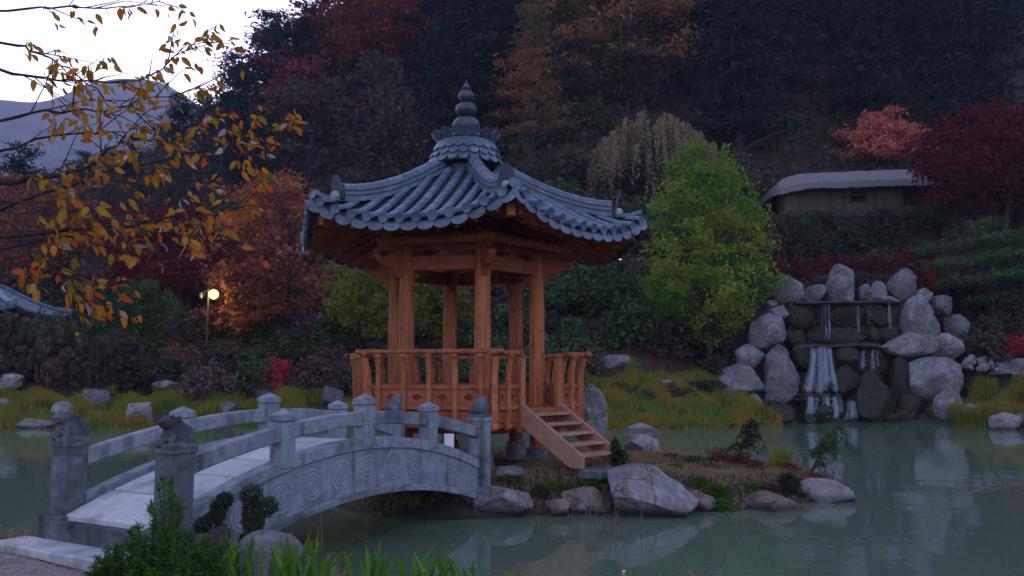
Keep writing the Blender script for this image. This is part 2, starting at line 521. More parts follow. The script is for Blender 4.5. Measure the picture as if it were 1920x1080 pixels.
# pond water
m = bpy.data.materials.new('murky_green_pond_water')
m.use_nodes = True
nt = m.node_tree
bs = nt.nodes['Principled BSDF']
bs.inputs['Base Color'].default_value = (.105, .145, .095, 1)
bs.inputs['Roughness'].default_value = .035
bs.inputs['IOR'].default_value = 1.33
tc = nt.nodes.new('ShaderNodeTexCoord')
n1 = nt.nodes.new('ShaderNodeTexNoise'); n1.inputs['Scale'].default_value = 1.6; n1.inputs['Detail'].default_value = 3
bp = nt.nodes.new('ShaderNodeBump'); bp.inputs['Strength'].default_value = .10; bp.inputs['Distance'].default_value = .06
nt.links.new(tc.outputs['Object'], n1.inputs['Vector'])
nt.links.new(n1.outputs['Fac'], bp.inputs['Height'])
nt.links.new(bp.outputs[0], bs.inputs['Normal'])
MT['water'] = m
PO = [Vector((p[0], p[1], 0)) for p in POND]
cen = Vector((0, 19, 0))
out = []
for i, p in enumerate(PO):
    a, b = PO[i - 1], PO[(i + 1) % len(PO)]
    t = (b - a).normalized()
    out.append(p + Vector((t.y, -t.x, 0)) * .6)
mb = MB()
mb.add([(p.x, p.y, 0) for p in out], [tuple(range(len(out)))])
tag(mb.build('pond_water', m), kind='structure')

# gravel path on the near bank, lying on the ground
MT['gravel'] = surface('reddish_gravel_path', [(.3, (.14, .10, .095)), (.5, (.25, .19, .185)), (.72, (.36, .30, .29))], scale=22, rough=1, bump=1, rnd=0, bscale=60, second=((.12, .075, .06), 2.2, .5, .68))
pth = [(-9, -2), (-6.9, 3), (-5.9, 6.0), (-5.3, 7.0), (-4.9, 7.5), (-3.5, 6.75), (-2.9, 5.6), (-2.4, 4.0), (-2.0, 1), (-2, -4), (-7, -5)]
NXp, NYp = 130, 230
xs, ys = np.linspace(-9, -2, NXp), np.linspace(-5, 7.6, NYp)
X, Y = np.meshgrid(xs, ys)
Zp = H(X, Y) + .012
ins = poly_sd(np.array(pth, float), X, Y) < .05
idx = {}
mb = MB()
vs = []
fs = []
for j in range(NYp - 1):
    for i in range(NXp - 1):
        if ins[j, i] and ins[j + 1, i] and ins[j, i + 1] and ins[j + 1, i + 1]:
            q = []
            for (jj, ii) in ((j, i), (j, i + 1), (j + 1, i + 1), (j + 1, i)):
                if (jj, ii) not in idx:
                    idx[(jj, ii)] = len(vs)
                    vs.append((X[jj, ii], Y[jj, ii], Zp[jj, ii]))
                q.append(idx[(jj, ii)])
            fs.append(tuple(q))
mb.add(vs, fs)
tag(mb.build('path', MT['gravel'], smooth=True), kind='structure')

# ------------------------------------------------------------------ pavilion
PAV = at(870, 860, 14.6)
PAV.z = .36
pav = empty('pavilion', PAV, R(16 - 90), 'hexagonal orange timber pavilion with blue-grey tiled roof on the pond island', 'pavilion')
WD, WH = MT['wood'], MT['wood_h']
RC = 1.34
def cang(k): return R(60 * k)
def pol(r, a, z): return Vector((r * math.cos(a), r * math.sin(a), z))
# stone bases and columns
bme = MB().lathe([(.215, -.12), (.205, .05), (.188, .22), (.172, .29), (.155, .30)], 20).mesh('column_base', MT['rock_grey'], True)
cme = MB().lathe([(.134, .295), (.138, .9), (.137, 2.2), (.130, 3.45), (.125, 3.9)], 24).mesh('column', WD, True)
for k in range(6):
    p = pol(RC, cang(k), 0)
    link('column', cme, None, pav, loc=p, rot=(0, 0, k * 1.3))
    link('column_base', bme, None, pav, loc=p, rot=(0, 0, k))
# floor: planks laid across each of the six triangles
A30 = math.tan(R(30))
RF = 2.02
fm = MB()
fm.prism([(RF * math.cos(cang(k)), RF * math.sin(cang(k))) for k in range(6)], .86, .985, lambda a, b, h: (a, b, h))
floor = fm.build('floor', WH, pav)
for k in range(6):
    o = Vector((math.cos(cang(k) + R(30)), math.sin(cang(k) + R(30)), 0)); e = Vector((-o.y, o.x, 0))
    na = 9
    for i in range(na):
        a0, a1 = RF * .866 * i / na + .006, RF * .866 * (i + 1) / na - .004
        if a0 < .05: a0 = .05
        q = [(o * a0 - e * (a0 * A30 - .004)), (o * a1 - e * (a1 * A30 - .004)), (o * a1 + e * (a1 * A30 - .004)), (o * a0 + e * (a0 * A30 - .004))]
        if i < 3: continue
        mb = MB()
        mb.prism([(p.x, p.y) for p in q], .988, 1.03, lambda a, b, h: (a, b, h))
        mb.build('floor_plank', WH, floor)
    mb = MB()
    if i: pass
inner = MB()
inner.prism([(RF * 3 / 9 * math.cos(cang(k)), RF * 3 / 9 * math.sin(cang(k))) for k in range(6)], .988, 1.028, lambda a, b, h: (a, b, h))
inner.build('floor_center', WH, floor)
# floor joist beams under the floor, column to column
for k in range(6):
    a, b = pol(RC, cang(k), 0), pol(RC, cang(k + 1), 0)
    d = (b - a).normalized()
    mb = MB()
    mb.box(((a + b) / 2) + Vector((0, 0, .72)), ((b - a).length - .26, .16, .26), Matrix.Rotation(math.atan2(d.y, d.x), 3, 'Z'))
    mb.build('floor_beam', WH, pav)
# railing
RR = 2.12
AP = RR * math.cos(R(30))
def face(k):
    a = cang(k) + R(30)
    o = Vector((math.cos(a), math.sin(a), 0))
    return o, Vector((-o.y, o.x, 0))
bal_out = [(-.02, .70), (.04, .69), (.07, .73), (.06, .78), (.04, .81), (.045, .85), (.06, .92), (.07, 1.02), (.05, 1.10), (.05, 1.28), (.065, 1.36), (.06, 1.45), (.062, 1.56), (.08, 1.68), (.105, 1.78), (.11, 1.835),
           (.05, 1.835), (.035, 1.76), (-.005, 1.62), (-.02, 1.45), (-.03, 1.28), (-.035, .95), (-.03, .8)]
balm = MB().prism(bal_out, -.040, .040, lambda a, b, h: (a, h, b)).mesh('baluster', WD, False, .006)
neckm = MB().lathe([(.03, -.03), (.05, -.01), (.062, .02), (.05, .045), (.035, .055)], 12).mesh('rail_seat', WD, True)
newm = MB().box((0, 0, 1.24), (.115, .115, 1.20)).lathe([(.05, 1.84), (.08, 1.87), (.06, 1.9)], 10).mesh('newel_post', WD, False, .008)
panm = {}
def panel_mesh(w, h):
    key = (round(w, 3), round(h, 3))
    if key in panm: return panm[key]
    n = 24
    mb = MB()
    vs, fs = [], []
    for sgn in (-1, 1):
        for i in range(n):
            g = 2 * math.pi * i / n
            cx, cy = math.cos(g), math.sin(g)
            s = 1 / max(abs(cx), abs(cy))
            vs.append((sgn * .014, cx * s * w / 2, cy * s * h / 2))
            rr = 1 + .12 * math.cos(4 * g)
            vs.append((sgn * .014, cx * w * .22 * rr, cy * h * .20 * rr))
    for i in range(n):
        j = (i + 1) % n
        fs += [(2 * i, 2 * j, 2 * j + 1, 2 * i + 1), (2 * n + 2 * i, 2 * n + 2 * i + 1, 2 * n + 2 * j + 1, 2 * n + 2 * j),
               (2 * i + 1, 2 * j + 1, 2 * n + 2 * j + 1, 2 * n + 2 * i + 1), (2 * i, 2 * n + 2 * i, 2 * n + 2 * j, 2 * j)]
    mb.add(vs, fs)
    panm[key] = mb.mesh('rail_panel', WH)
    return panm[key]
HALF = RR / 2
OPEN = .46
for k in range(6):
    o, e = face(k)
    rz = cang(k) + R(30)
    stair_side = (k == 0)
    us = [-.86, -.43, 0, .43, .86] if not stair_side else [-.78, .78]
    spans = [(-HALF + .07, HALF - .07)] if not stair_side else [(-HALF + .07, -OPEN - .07), (OPEN + .07, HALF - .07)]
    for u in us:
        p = o * AP + e * u
        link('baluster', balm, None, pav, loc=p, rot=(0, 0, rz))
        link('rail_seat', neckm, None, pav, loc=o * (AP + .085) + e * u + Vector((0, 0, 1.835)), rot=(0, 0, rz))
    if stair_side:
        for s in (-1, 1):
            link('newel_post', newm, None, pav, loc=o * AP + e * s * OPEN, rot=(0, 0, rz))
    for (u0, u1) in spans:
        # rails: bottom sill, mid rail, and round handrail carried out past the corners
        for nm, z, hh, dd in (('sill_rail', 1.045, .07, .085), ('mid_rail', 1.37, .075, .075)):
            mb = MB()
            mb.box(o * (AP - .005) + e * ((u0 + u1) / 2) + Vector((0, 0, z)), (dd, u1 - u0, hh), Matrix.Rotation(rz, 3, 'Z'))
            mb.build(nm, WH, pav, bevel=.006)
        x0, x1 = u0 - (.25 if u0 < -HALF + .1 else -.04), u1 + (.25 if u1 > HALF - .1 else -.04)
        mb = MB()
        mb.tube([o * (AP + .085) + e * x0 + Vector((0, 0, 1.905 + (k % 2) * .02)), o * (AP + .085) + e * x1 + Vector((0, 0, 1.905 + (k % 2) * .02))], .040, 12)
        mb.build('handrail', WD, pav, smooth=True)
        # panels with cut-outs between the balusters
        cuts = sorted([u0] + [u for u in us if u0 < u < u1] + [u1])
        for a, b in zip(cuts[:-1], cuts[1:]):
            link('rail_panel', panel_mesh(b - a - .07, .25), None, pav, loc=o * (AP - .01) + e * ((a + b) / 2) + Vector((0, 0, 1.206)), rot=(0, 0, rz))
    # fascia boards under the floor edge, two boards
    for z, hh, off in ((.905, .19, .0), (.765, .085, -.02)):
        mb = MB()
        mb.box(o * (AP - .05 + off) + e * 0 + Vector((0, 0, z)), (.05, RR - .09 + off, hh), Matrix.Rotation(rz, 3, 'Z'))
        mb.build('fascia_board', WH, pav, bevel=.006)
    # corner post
    cp = pol(RR - .02, cang(k), 0)
    link('corner_post', balm, None, pav, loc=cp, rot=(0, 0, cang(k)), scale=(1.1, 1.25, 1))
# staircase on face 0
o, e = face(0)
stair = empty('staircase')
stair.parent = pav
S0 = AP + .02
ZT, ZB = 1.03, .25
RUN = 1.22
NT = 5
for s in (-1, 1):
    mb = MB()
    prof = [(S0 - .02, ZT + .10), (S0 + RUN + .03, ZB + .10), (S0 + RUN + .03, ZB - .08), (S0 + RUN - .20, ZB - .08), (S0 - .02, ZT - .27)]
    mb.prism(prof, s * .46 - .035, s * .46 + .035, lambda a, b, h: o * a + e * h + Vector((0, 0, b)))
    mb.build('stringer', MT['wood_pale'], stair, bevel=.006)
for i in range(NT):
    t = (i + .75) / (NT + .35)
    a = S0 + RUN * t
    z = ZT + (ZB - ZT) * t
    mb = MB()
    mb.box(o * a + Vector((0, 0, z + .01)), (.25, .845, .045), Matrix.Rotation(cang(0) + R(30), 3, 'Z'))
    mb.build('tread', MT['wood_pale'], stair, bevel=.005)
mb = MB()
mb.box(o * (S0 + .02) + Vector((0, 0, .915)), (.03, .845, .22), Matrix.Rotation(R(30), 3, 'Z'))
mb.build('riser_board', WH, stair)
# beams at the column heads
for k in range(6):
    a, b = pol(RC, cang(k), 0), pol(RC, cang(k + 1), 0)
    d = (b - a).normalized()
    rm = Matrix.Rotation(math.atan2(d.y, d.x), 3, 'Z')
    MB().box((a + b) / 2 + Vector((0, 0, 3.44)), ((b - a).length - .24, .13, .24), rm).build('lintel', WH, pav, bevel=.01)
    MB().box((a + b) / 2 + Vector((0, 0, 3.72)), ((b - a).length - .1, .10, .12), rm).build('lintel_cap', WH, pav, bevel=.01)
    # flower-shaped spacer block between the two beams
    fo = [(-.22, 3.562), (-.17, 3.60), (-.10, 3.60), (-.07, 3.658), (.07, 3.658), (.10, 3.60), (.17, 3.60), (.22, 3.562)]
    MB().prism(fo, -.05, .05, lambda u, z, h: (a + b) / 2 + d * u + Vector((-d.y, d.x, 0)) * h + Vector((0, 0, z))).build('spacer_block', WH, pav)
    # winged bracket on the column head, two tiers
    c, s_ = math.cos(cang(k)), math.sin(cang(k))
    rad = Vector((c, s_, 0)); tan = Vector((-s_, c, 0))
    br = [(.80, 3.30), (1.10, 3.30), (1.12, 3.22), (1.36, 3.16), (1.50, 3.20), (1.62, 3.33), (1.80, 3.36), (1.95, 3.46), (2.02, 3.56), (1.86, 3.52), (1.72, 3.56), (1.66, 3.62), (.80, 3.62)]
    MB().prism(br, -.06, .06, lambda u, z, h: rad * u + tan * h + Vector((0, 0, z))).build('bracket_arm', WH, pav, bevel=.008)
    br2 = [(.80, 3.624), (1.6, 3.624), (1.76, 3.65), (1.92, 3.72), (2.02, 3.82), (.80, 3.84)]
    MB().prism(br2, -.055, .055, lambda u, z, h: rad * u + tan * h + Vector((0, 0, z))).build('bracket_arm', WH, pav, bevel=.008)
    # purlin carried by the brackets (round), and inner purlin
    for rp_, zz, rr in ((1.80, 3.80, .085), (RC, 3.94, .10)):
        p, q = pol(rp_, cang(k), zz), pol(rp_, cang(k + 1), zz)
        dd = (q - p).normalized()
        MB().tube([p - dd * .12, q + dd * .12], rr, 12).build('purlin', WD, pav, smooth=True)
# eaves: roof surface
RE = 3.2
AE = RE * math.cos(R(30))
A0 = .55
def surf(a, u):
    t = max(0.0, min(1.08, (a - A0) / (AE - A0)))
    w = min(1.0, abs(u) / (a * A30 + 1e-6))
    return 3.86 + 1.34 * max(0, 1 - t) ** 1.25 + .40 * w ** 2.6 * t ** 2.2
def fpt(k, a, u, dz=0.0):
    o, e = face(k)
    return o * a + e * u + Vector((0, 0, surf(a, u) + dz))
roof = empty('roof'); roof.parent = pav
eaves = empty('eaves'); eaves.parent = pav
for k in range(6):
    o, e = face(k)
    # soffit board
    mb = MB()
    na, nu = 8, 12
    for sgn, dz in ((0, -.10), (1, -.14)):
        for i in range(na + 1):
            a = 1.0 + (AE - .06 - 1.0) * i / na
            for j in range(nu + 1):
                u = a * A30 * (2 * j / nu - 1)
                mb.v.append(tuple(fpt(k, a, u, dz)))
    st = (na + 1) * (nu + 1)
    for i in range(na):
        for j in range(nu):
            b = i * (nu + 1) + j
            mb.f.append((b, b + 1, b + nu + 2, b + nu + 1))
            mb.f.append((st + b, st + b + nu + 1, st + b + nu + 2, st + b + 1))
    for j in range(nu):
        b = na * (nu + 1) + j
        mb.f.append((b, b + 1, st + b + 1, st + b))
    mb.build('soffit_board', WH, eaves, smooth=True)
    # round rafters, fanning towards the corners, and square flying rafters above them
    nr = 11
    for j in range(nr):
        w = (j - (nr - 1) / 2) / ((nr - 1) / 2) * .90
        fan = w * abs(w) ** .3
        p0 = fpt(k, 1.32, w * 1.32 * A30 * .92, -.19)
        p1 = fpt(k, 2.30, fan * 2.30 * A30, -.20)
        MB().tube([p0, (p0 + p1) / 2, p1], .047, 10).build('rafter', WD, eaves, smooth=True)
        f0 = fpt(k, 1.9, fan * 1.9 * A30, -.165)
        f1 = fpt(k, AE - .10, fan * (AE - .10) * A30, -.165)
        d = (f1 - f0).normalized()
        sd_ = Vector((-d.y, d.x, 0)).normalized()
        MB().sweep([f0 + Vector((0, 0, -.03)), f1 + Vector((0, 0, -.03))], [sd_, sd_], .055, .06).build('flying_rafter', WH, eaves)
    # eave lath along the rafter ends and along the tile edge
    for aa, dz, ww, hh in ((2.31, -.145, .05, .05), (AE - .05, -.105, .05, .07)):
        pts = [fpt(k, aa, aa * A30 * (2 * j / 14 - 1) * .985, dz) for j in range(15)]
        MB().sweep(pts, [o] * 15, ww, hh).build('eave_lath', WH, eaves)
    # corner rafter
    c = cang(k)
    rad = Vector((math.cos(c), math.sin(c), 0)); tan = Vector((-rad.y, rad.x, 0))
    pts = [rad * r + Vector((0, 0, surf(r * .866, r * .5) - .36 + .0 * r)) for r in (1.2, 1.7, 2.2, 2.6, 2.9, 3.08)]
    MB().sweep(pts, [tan] * 6, .14, .20).build('corner_rafter', WH, eaves, bevel=.01)
# ceiling inside
MB().prism([(1.2 * math.cos(cang(k)), 1.2 * math.sin(cang(k))) for k in range(6)], 3.80, 3.86, lambda a, b, h: (a, b, h)).build('ceiling_board', WH, eaves)
# tiles
def round_tile(r0, r1, L, cap=False, n=7):
    mb = MB()
    vs, fs = [], []
    for x, r in ((0, r0), (L, r1)):
        for i in range(n + 1):
            g = math.pi * i / n
            vs.append((x, -r * math.cos(g), r * math.sin(g) * 1.05))
    for i in range(n):
        fs.append((i, i + 1, n + 2 + i, n + 1 + i))
    fs.append(tuple(range(n + 1)))
    fs.append(tuple(range(2 * n + 1, n, -1)))
    mb.add(vs, fs)
    if cap:
        m_ = 14
        rr = r1 * 1.02
        ring = [(L, rr * math.cos(2 * math.pi * i / m_), rr * math.sin(2 * math.pi * i / m_) + .01) for i in range(m_)]
        ring2 = [(L + .02, p[1], p[2]) for p in ring]
        ring3 = [(L + .012, p[1] * .72, (p[2] - .01) * .72 + .01) for p in ring]
        mb.add(ring + ring2 + ring3, [tuple(range(m_ - 1, -1, -1))] + [(i, (i + 1) % m_, m_ + (i + 1) % m_, m_ + i) for i in range(m_)] +
               [(m_ + i, m_ + (i + 1) % m_, 2 * m_ + (i + 1) % m_, 2 * m_ + i) for i in range(m_)] + [tuple(range(2 * m_, 3 * m_))])
    return mb.mesh('round_tile', MT['tile'], True)
TL = .31
t_mid = round_tile(.066, .073, TL)
t_end = round_tile(.066, .075, TL, True)
def frame(p, q, up=Vector((0, 0, 1))):
    x = (q - p).normalized()
    y = up.cross(x).normalized()
    z = x.cross(y)
    return Matrix(((x.x, y.x, z.x, p.x), (x.y, y.y, z.y, p.y), (x.z, y.z, z.z, p.z), (0, 0, 0, 1)))
NC = 12
SP = RE / NC * .985
drip = []
for i in range(13):
    g = math.pi * i / 12
    drip.append((-.135 * math.cos(g), -.03 - .105 * math.sin(g) ** .8))
drip += [(.118, .035), (.06, -.005), (0, -.018), (-.06, -.005), (-.118, .035)]
dripm = MB().prism(drip, -.012, .012, lambda a, b, h: (h - .25 * b, a, b)).mesh('drip_tile', MT['tile'], False)
front_faces = (0, 1, 4, 5)
jt = random.Random(5)
for k in range(6):
    o, e = face(k)
    hidden = MB()
    for j in range(NC):
        u = (j - (NC - 1) / 2) * SP
        a_top = max(A0 + .08, abs(u) / A30 + .11)
        # walk down the slope from the eave
        a = AE + .085
        first = True
        while a > a_top + .05:
            p = fpt(k, a, u, .035)
            aa = a
            L = 0
            while L < TL * .93 and aa > a_top - .02:
                aa -= .01
                q = fpt(k, aa, u, .035)
                L = (p - q).length
            if L < TL * .35: break
            mtx = frame(q, p) @ Matrix.Rotation(jt.uniform(-.02, .02), 4, 'Z')
            sc = L / (TL * .93)
            mtx = mtx @ Matrix.Diagonal((sc, 1, 1, 1))
            me = t_end if first else t_mid
            if k in front_faces:
                link('round_tile', me, None, roof, mtx=mtx)
            else:
                hidden.add([mtx @ v.co for v in me.vertices], [tuple(pl.vertices) for pl in me.polygons])
            first = False
            a = aa
    if hidden.v:
        tag(hidden.build('round_tile_rows', MT['tile'], roof, smooth=True), kind='stuff')
    # pan tiles: overlapping courses in each channel
    mb = MB()
    for j in range(-1, NC):
        ul, ur = (j - (NC - 1) / 2) * SP, (j + 1 - (NC - 1) / 2) * SP
        a = AE + .05
        um = (ul + ur) / 2
        while a > A0 + .05:
            a2 = a - .085
            lim = lambda av: av * A30
            if abs(um) - SP * .5 > lim(a): break
            row = []
            for (av, dz) in ((a, .012), (a2 - .03, -.012)):
                for i in range(5):
                    uu = ul + (ur - ul) * i / 4
                    uu = max(-lim(max(av, .3)), min(lim(max(av, .3)), uu))
                    row.append(fpt(k, av, uu, dz - .045 * math.sin(math.pi * i / 4) + .012))
            bt = [fpt(k, a, max(-lim(a), min(lim(a), ul + (ur - ul) * i / 4)), -.012 - .045 * math.sin(math.pi * i / 4)) for i in range(5)]
            b = len(mb.v)
            mb.add(row + bt, [(i, i + 1, 6 + i, 5 + i) for i in range(4)] + [(i, 10 + i, 11 + i, i + 1) for i in range(4)])
            a = a2
    tag(mb.build('pan_tiles', MT['tile_dark'], roof), kind='stuff')
    for j in range(-1, NC):
        um = (j + .5 - (NC - 1) / 2) * SP
        if abs(um) > AE * A30 - .06: um *= .965
        p = fpt(k, AE + .06, um, -.028)
        mtx = Matrix.Translation(p) @ Matrix.Rotation(cang(k) + R(30), 4, 'Z') @ Matrix.Rotation(-math.atan2(surf(AE, um + .02) - surf(AE, um - .02), .04) * -1, 4, 'X')
        link('drip_tile', dripm, None, roof, mtx=mtx)
    # hip ridge
    c = cang(k)
    rad = Vector((math.cos(c), math.sin(c), 0)); tan = Vector((-rad.y, rad.x, 0))
    def hp(r, dz=0): return rad * r + Vector((0, 0, surf(r * .866, r * .5) + dz))
    rs = [.60 + (2.72 - .60) * i / 14 for i in range(15)]
    for n_, (w, z0, h) in enumerate(((.27, -.02, .075), (.215, .055, .03), (.25, .085, .05), (.20, .135, .03), (.235, .165, .045))):
        MB().sweep([hp(r, z0 + .05 * (r / 2.7) ** 4) for r in rs], [tan] * 15, w, h).build('ridge_course', MT['tile'] if n_ % 2 == 0 else MT['tile_dark'], roof)
    nseg = 7
    for i in range(nseg):
        ra, rb = .60 + (2.70 - .60) * i / nseg, .60 + (2.70 - .60) * (i + 1) / nseg
        pa, pb = hp(ra, .205 + .05 * (ra / 2.7) ** 4), hp(rb, .205 + .05 * (rb / 2.7) ** 4)
        mtx = frame(pa, pb) @ Matrix.Diagonal(((pb - pa).length / TL * 1.02, 1.35, 1.0, 1))
        link('ridge_tile', t_mid, None, roof, mtx=mtx)
    # lower tiles out to the corner, two paired rows, tip turned up
    for i, (ra, rb) in enumerate(((2.70, 2.98), (2.96, 3.22))):
        pa, pb = hp(ra, .03), hp(rb, .05 + .02 * i)
        link('corner_tile', t_end if i else t_mid, None, roof, mtx=frame(pa, pb) @ Matrix.Diagonal(((pb - pa).length / TL, 1.15, 1.1, 1)))
    # ridge-end tile with white plaster below it
    pe = hp(2.72, .0)
    mw = [(-.13, .0), (.13, .0), (.14, .16), (.11, .30), (.05, .385), (0, .40), (-.05, .385), (-.11, .30), (-.14, .16)]
    MB().prism(mw, -.015, .015, lambda a, b, h: pe + tan * a + rad * (h + .03 + b * .22) + Vector((0, 0, b + .06))).build('ridge_end_tile', MT['tile_dark'], roof, bevel=.004)
    mb = MB()
    mb.lathe([(.02, -.075), (.075, -.06), (.10, -.01), (.095, .05), (.06, .085), (.02, .095)], 14, (0, 0, 0))
    for sx, sy, sz, off in ((.85, .85, .8, Vector((0, 0, .12))), (.6, .6, .6, rad * .10 + tan * .05 + Vector((0, 0, .03)))):
        pm = MB(); pm.v = [tuple(Vector((x * sx, y * sy, z * sz)) + pe + rad * .09 + off) for x, y, z in mb.v]; pm.f = list(mb.f)
        pm.build('plaster_plug', MT['plaster'], roof, smooth=True)
# crown of the roof: collar of scale tiles, lotus rim, stacked balls
fin = empty('finial'); fin.parent = roof
MB().lathe([(.50, 4.9), (.50, 5.36), (.68, 5.37), (.69, 5.41), (.62, 5.47), (.50, 5.76), (.47, 5.82), (.42, 5.86)], 6 * 4).build('collar', MT['tile_dark'], fin, smooth=True)
sc_o = []
for i in range(9):
    g = math.pi * i / 8
    sc_o.append((-.088 * math.cos(g), -.13 - .075 * math.sin(g)))
sc_o += [(.088, 0), (-.088, 0)]
scm = MB().prism(sc_o, -.016, .016, lambda a, b, h: (h - .62 * b, a, b)).mesh('scale_tile', MT['tile'])
for row, (rr, zz, nn) in enumerate(((.56, 5.70, 22), (.515, 5.83, 22), (.605, 5.57, 22))):
    for i in range(nn):
        g = 2 * math.pi * (i + .5 * (row % 2)) / nn
        link('scale_tile', scm, None, fin, mtx=Matrix.Translation((rr * math.cos(g), rr * math.sin(g), zz)) @ Matrix.Rotation(g, 4, 'Z'))
MB().lathe([(.40, 5.80), (.50, 5.84), (.50, 5.88), (.42, 5.91), (.38, 5.97), (.30, 5.99)], 24).build('lotus_base', MT['tile_dark'], fin, smooth=True)
pet = []
for i in range(9):
    g = math.pi * i / 8
    pet.append((-.125 * math.cos(g), .075 * math.sin(g)))
petm = MB().prism(pet + [(.07, -.07), (-.07, -.07)], -.016, .016, lambda a, b, h: (h + .9 * b, a, b * 1.15)).mesh('lotus_petal', MT['tile'])
for i in range(14):
    g = 2 * math.pi * i / 14
    link('lotus_petal', petm, None, fin, mtx=Matrix.Translation((.54, 0, 0)) if False else Matrix.Rotation(g, 4, 'Z') @ Matrix.Translation((.575, 0, 5.93)))
def ball(r, zc, sq=.85):
    return [(max(.02, r * math.cos(R(t))), zc + r * sq * math.sin(R(t))) for t in range(-75, 76, 15)]
MB().lathe([(.34, 5.93)] + ball(.262, 6.17, .78), 28).build('finial_ball', MT['tile_dark'], fin, smooth=True)
MB().lathe([(.16, 6.34)] + ball(.205, 6.49, .74), 28).build('finial_ball', MT['tile_dark'], fin, smooth=True)
MB().lathe([(.12, 6.62)] + ball(.150, 6.75, .85), 24).build('finial_ball', MT['tile_dark'], fin, smooth=True)
MB().lathe([(.06, 6.85), (.07, 6.89), (.09, 6.91), (.055, 6.95), (.02, 7.02), (.006, 7.07)], 16).build('finial_tip', MT['tile_dark'], fin, smooth=True)
# small white notice behind the bridge, hung on the pavilion side
p = at(842, 840, 12.55)
sg = empty('notice_board', (p.x, p.y, Hs(p.x, p.y)), 0, 'small white notice board standing beside the pavilion floor', 'sign')
zt = at(842, 812, 12.55).z - Hs(p.x, p.y)
MB().box((0, 0, zt - .13), (.15, .02, .24)).build('board', MT['white_board'], sg)
MB().box((0, .02, (zt - .2) / 2 - .03), (.03, .02, zt - .14)).build('stake', MT['metal_dark'], sg)
# ------------------------------------------------------------------ stone arch bridge
BD = Vector((math.sin(.5077), math.cos(.5077), 0))
BR = Vector((BD.y, -BD.x, 0))
BL = 5.05
BW = 1.50
L0 = at(128, 900, 7.8)
BC = Vector((L0.x, L0.y, 0)) + BR * BW / 2
brg = empty('bridge', BC, math.atan2(BD.y, BD.x), 'arched grey granite footbridge with carved posts leading to the island', 'bridge')
# local frame: x along the bridge, y to the left, z up from the water
GB, GD = MT['bridge'], MT['bridge_dark']
def deck_z(x): return 1.15 - .50 * ((x - BL / 2) / (BL / 2)) ** 2
def low_z(x): return .56 - .44 * ((x - BL * .53) / (BL / 2)) ** 2
def rail_z(x): return 1.50 - .34 * ((x - BL / 2) / (BL / 2)) ** 2
# deck body and paving slabs
xs = [-.12 + (BL + .24) * i / 40 for i in range(41)]
mb = MB()
for x in xs:
    for y, z in ((-BW / 2 + .1, deck_z(x) - .075), (BW / 2 - .1, deck_z(x) - .075), (BW / 2 - .1, max(low_z(x), -.3) + .05), (-BW / 2 + .1, max(low_z(x), -.3) + .05)):
        mb.v.append((x, y, z))
for i in range(40):
    for k in range(4):
        k2 = (k + 1) % 4
        mb.f.append((4 * i + k, 4 * i + k2, 4 * i + 4 + k2, 4 * i + 4 + k))
mb.f += [(3, 2, 1, 0), (160, 161, 162, 163)]
body = mb.build('deck_body', GD, brg, smooth=True)
NS = 11
for i in range(NS):
    x0, x1 = -.10 + (BL + .2) * i / NS + .014, -.10 + (BL + .2) * (i + 1) / NS - .014
    mb = MB()
    w = BW / 2 - .13
    pts = [(x0 + (x1 - x0) * t / 3) for t in range(4)]
    mb.sweep([(x, 0, deck_z(x) - .07) for x in pts], [Vector((0, 1, 0))] * 4, 2 * w, .07)
    mb.build('paving_slab', MT['deck'], brg, bevel=.005)
rosm = MB()
for rr, tb in ((.150, .016), (.105, .014), (.062, .013)):
    pts = [(rr * math.cos(2 * math.pi * i / 20), 0, rr * math.sin(2 * math.pi * i / 20)) for i in range(21)]
    rosm.tube(pts, tb, 6, False)
rosm.lathe([(.03, -.01), (.03, .004), (.018, .016), (.004, .02)], 10)
vv = []
n_l = 40
for i, p in enumerate(rosm.v):
    vv.append(p if i < len(rosm.v) - n_l else (p[0], -p[2], p[1]))
rosm.v = vv
rosme = rosm.mesh('rosette', GB, True)
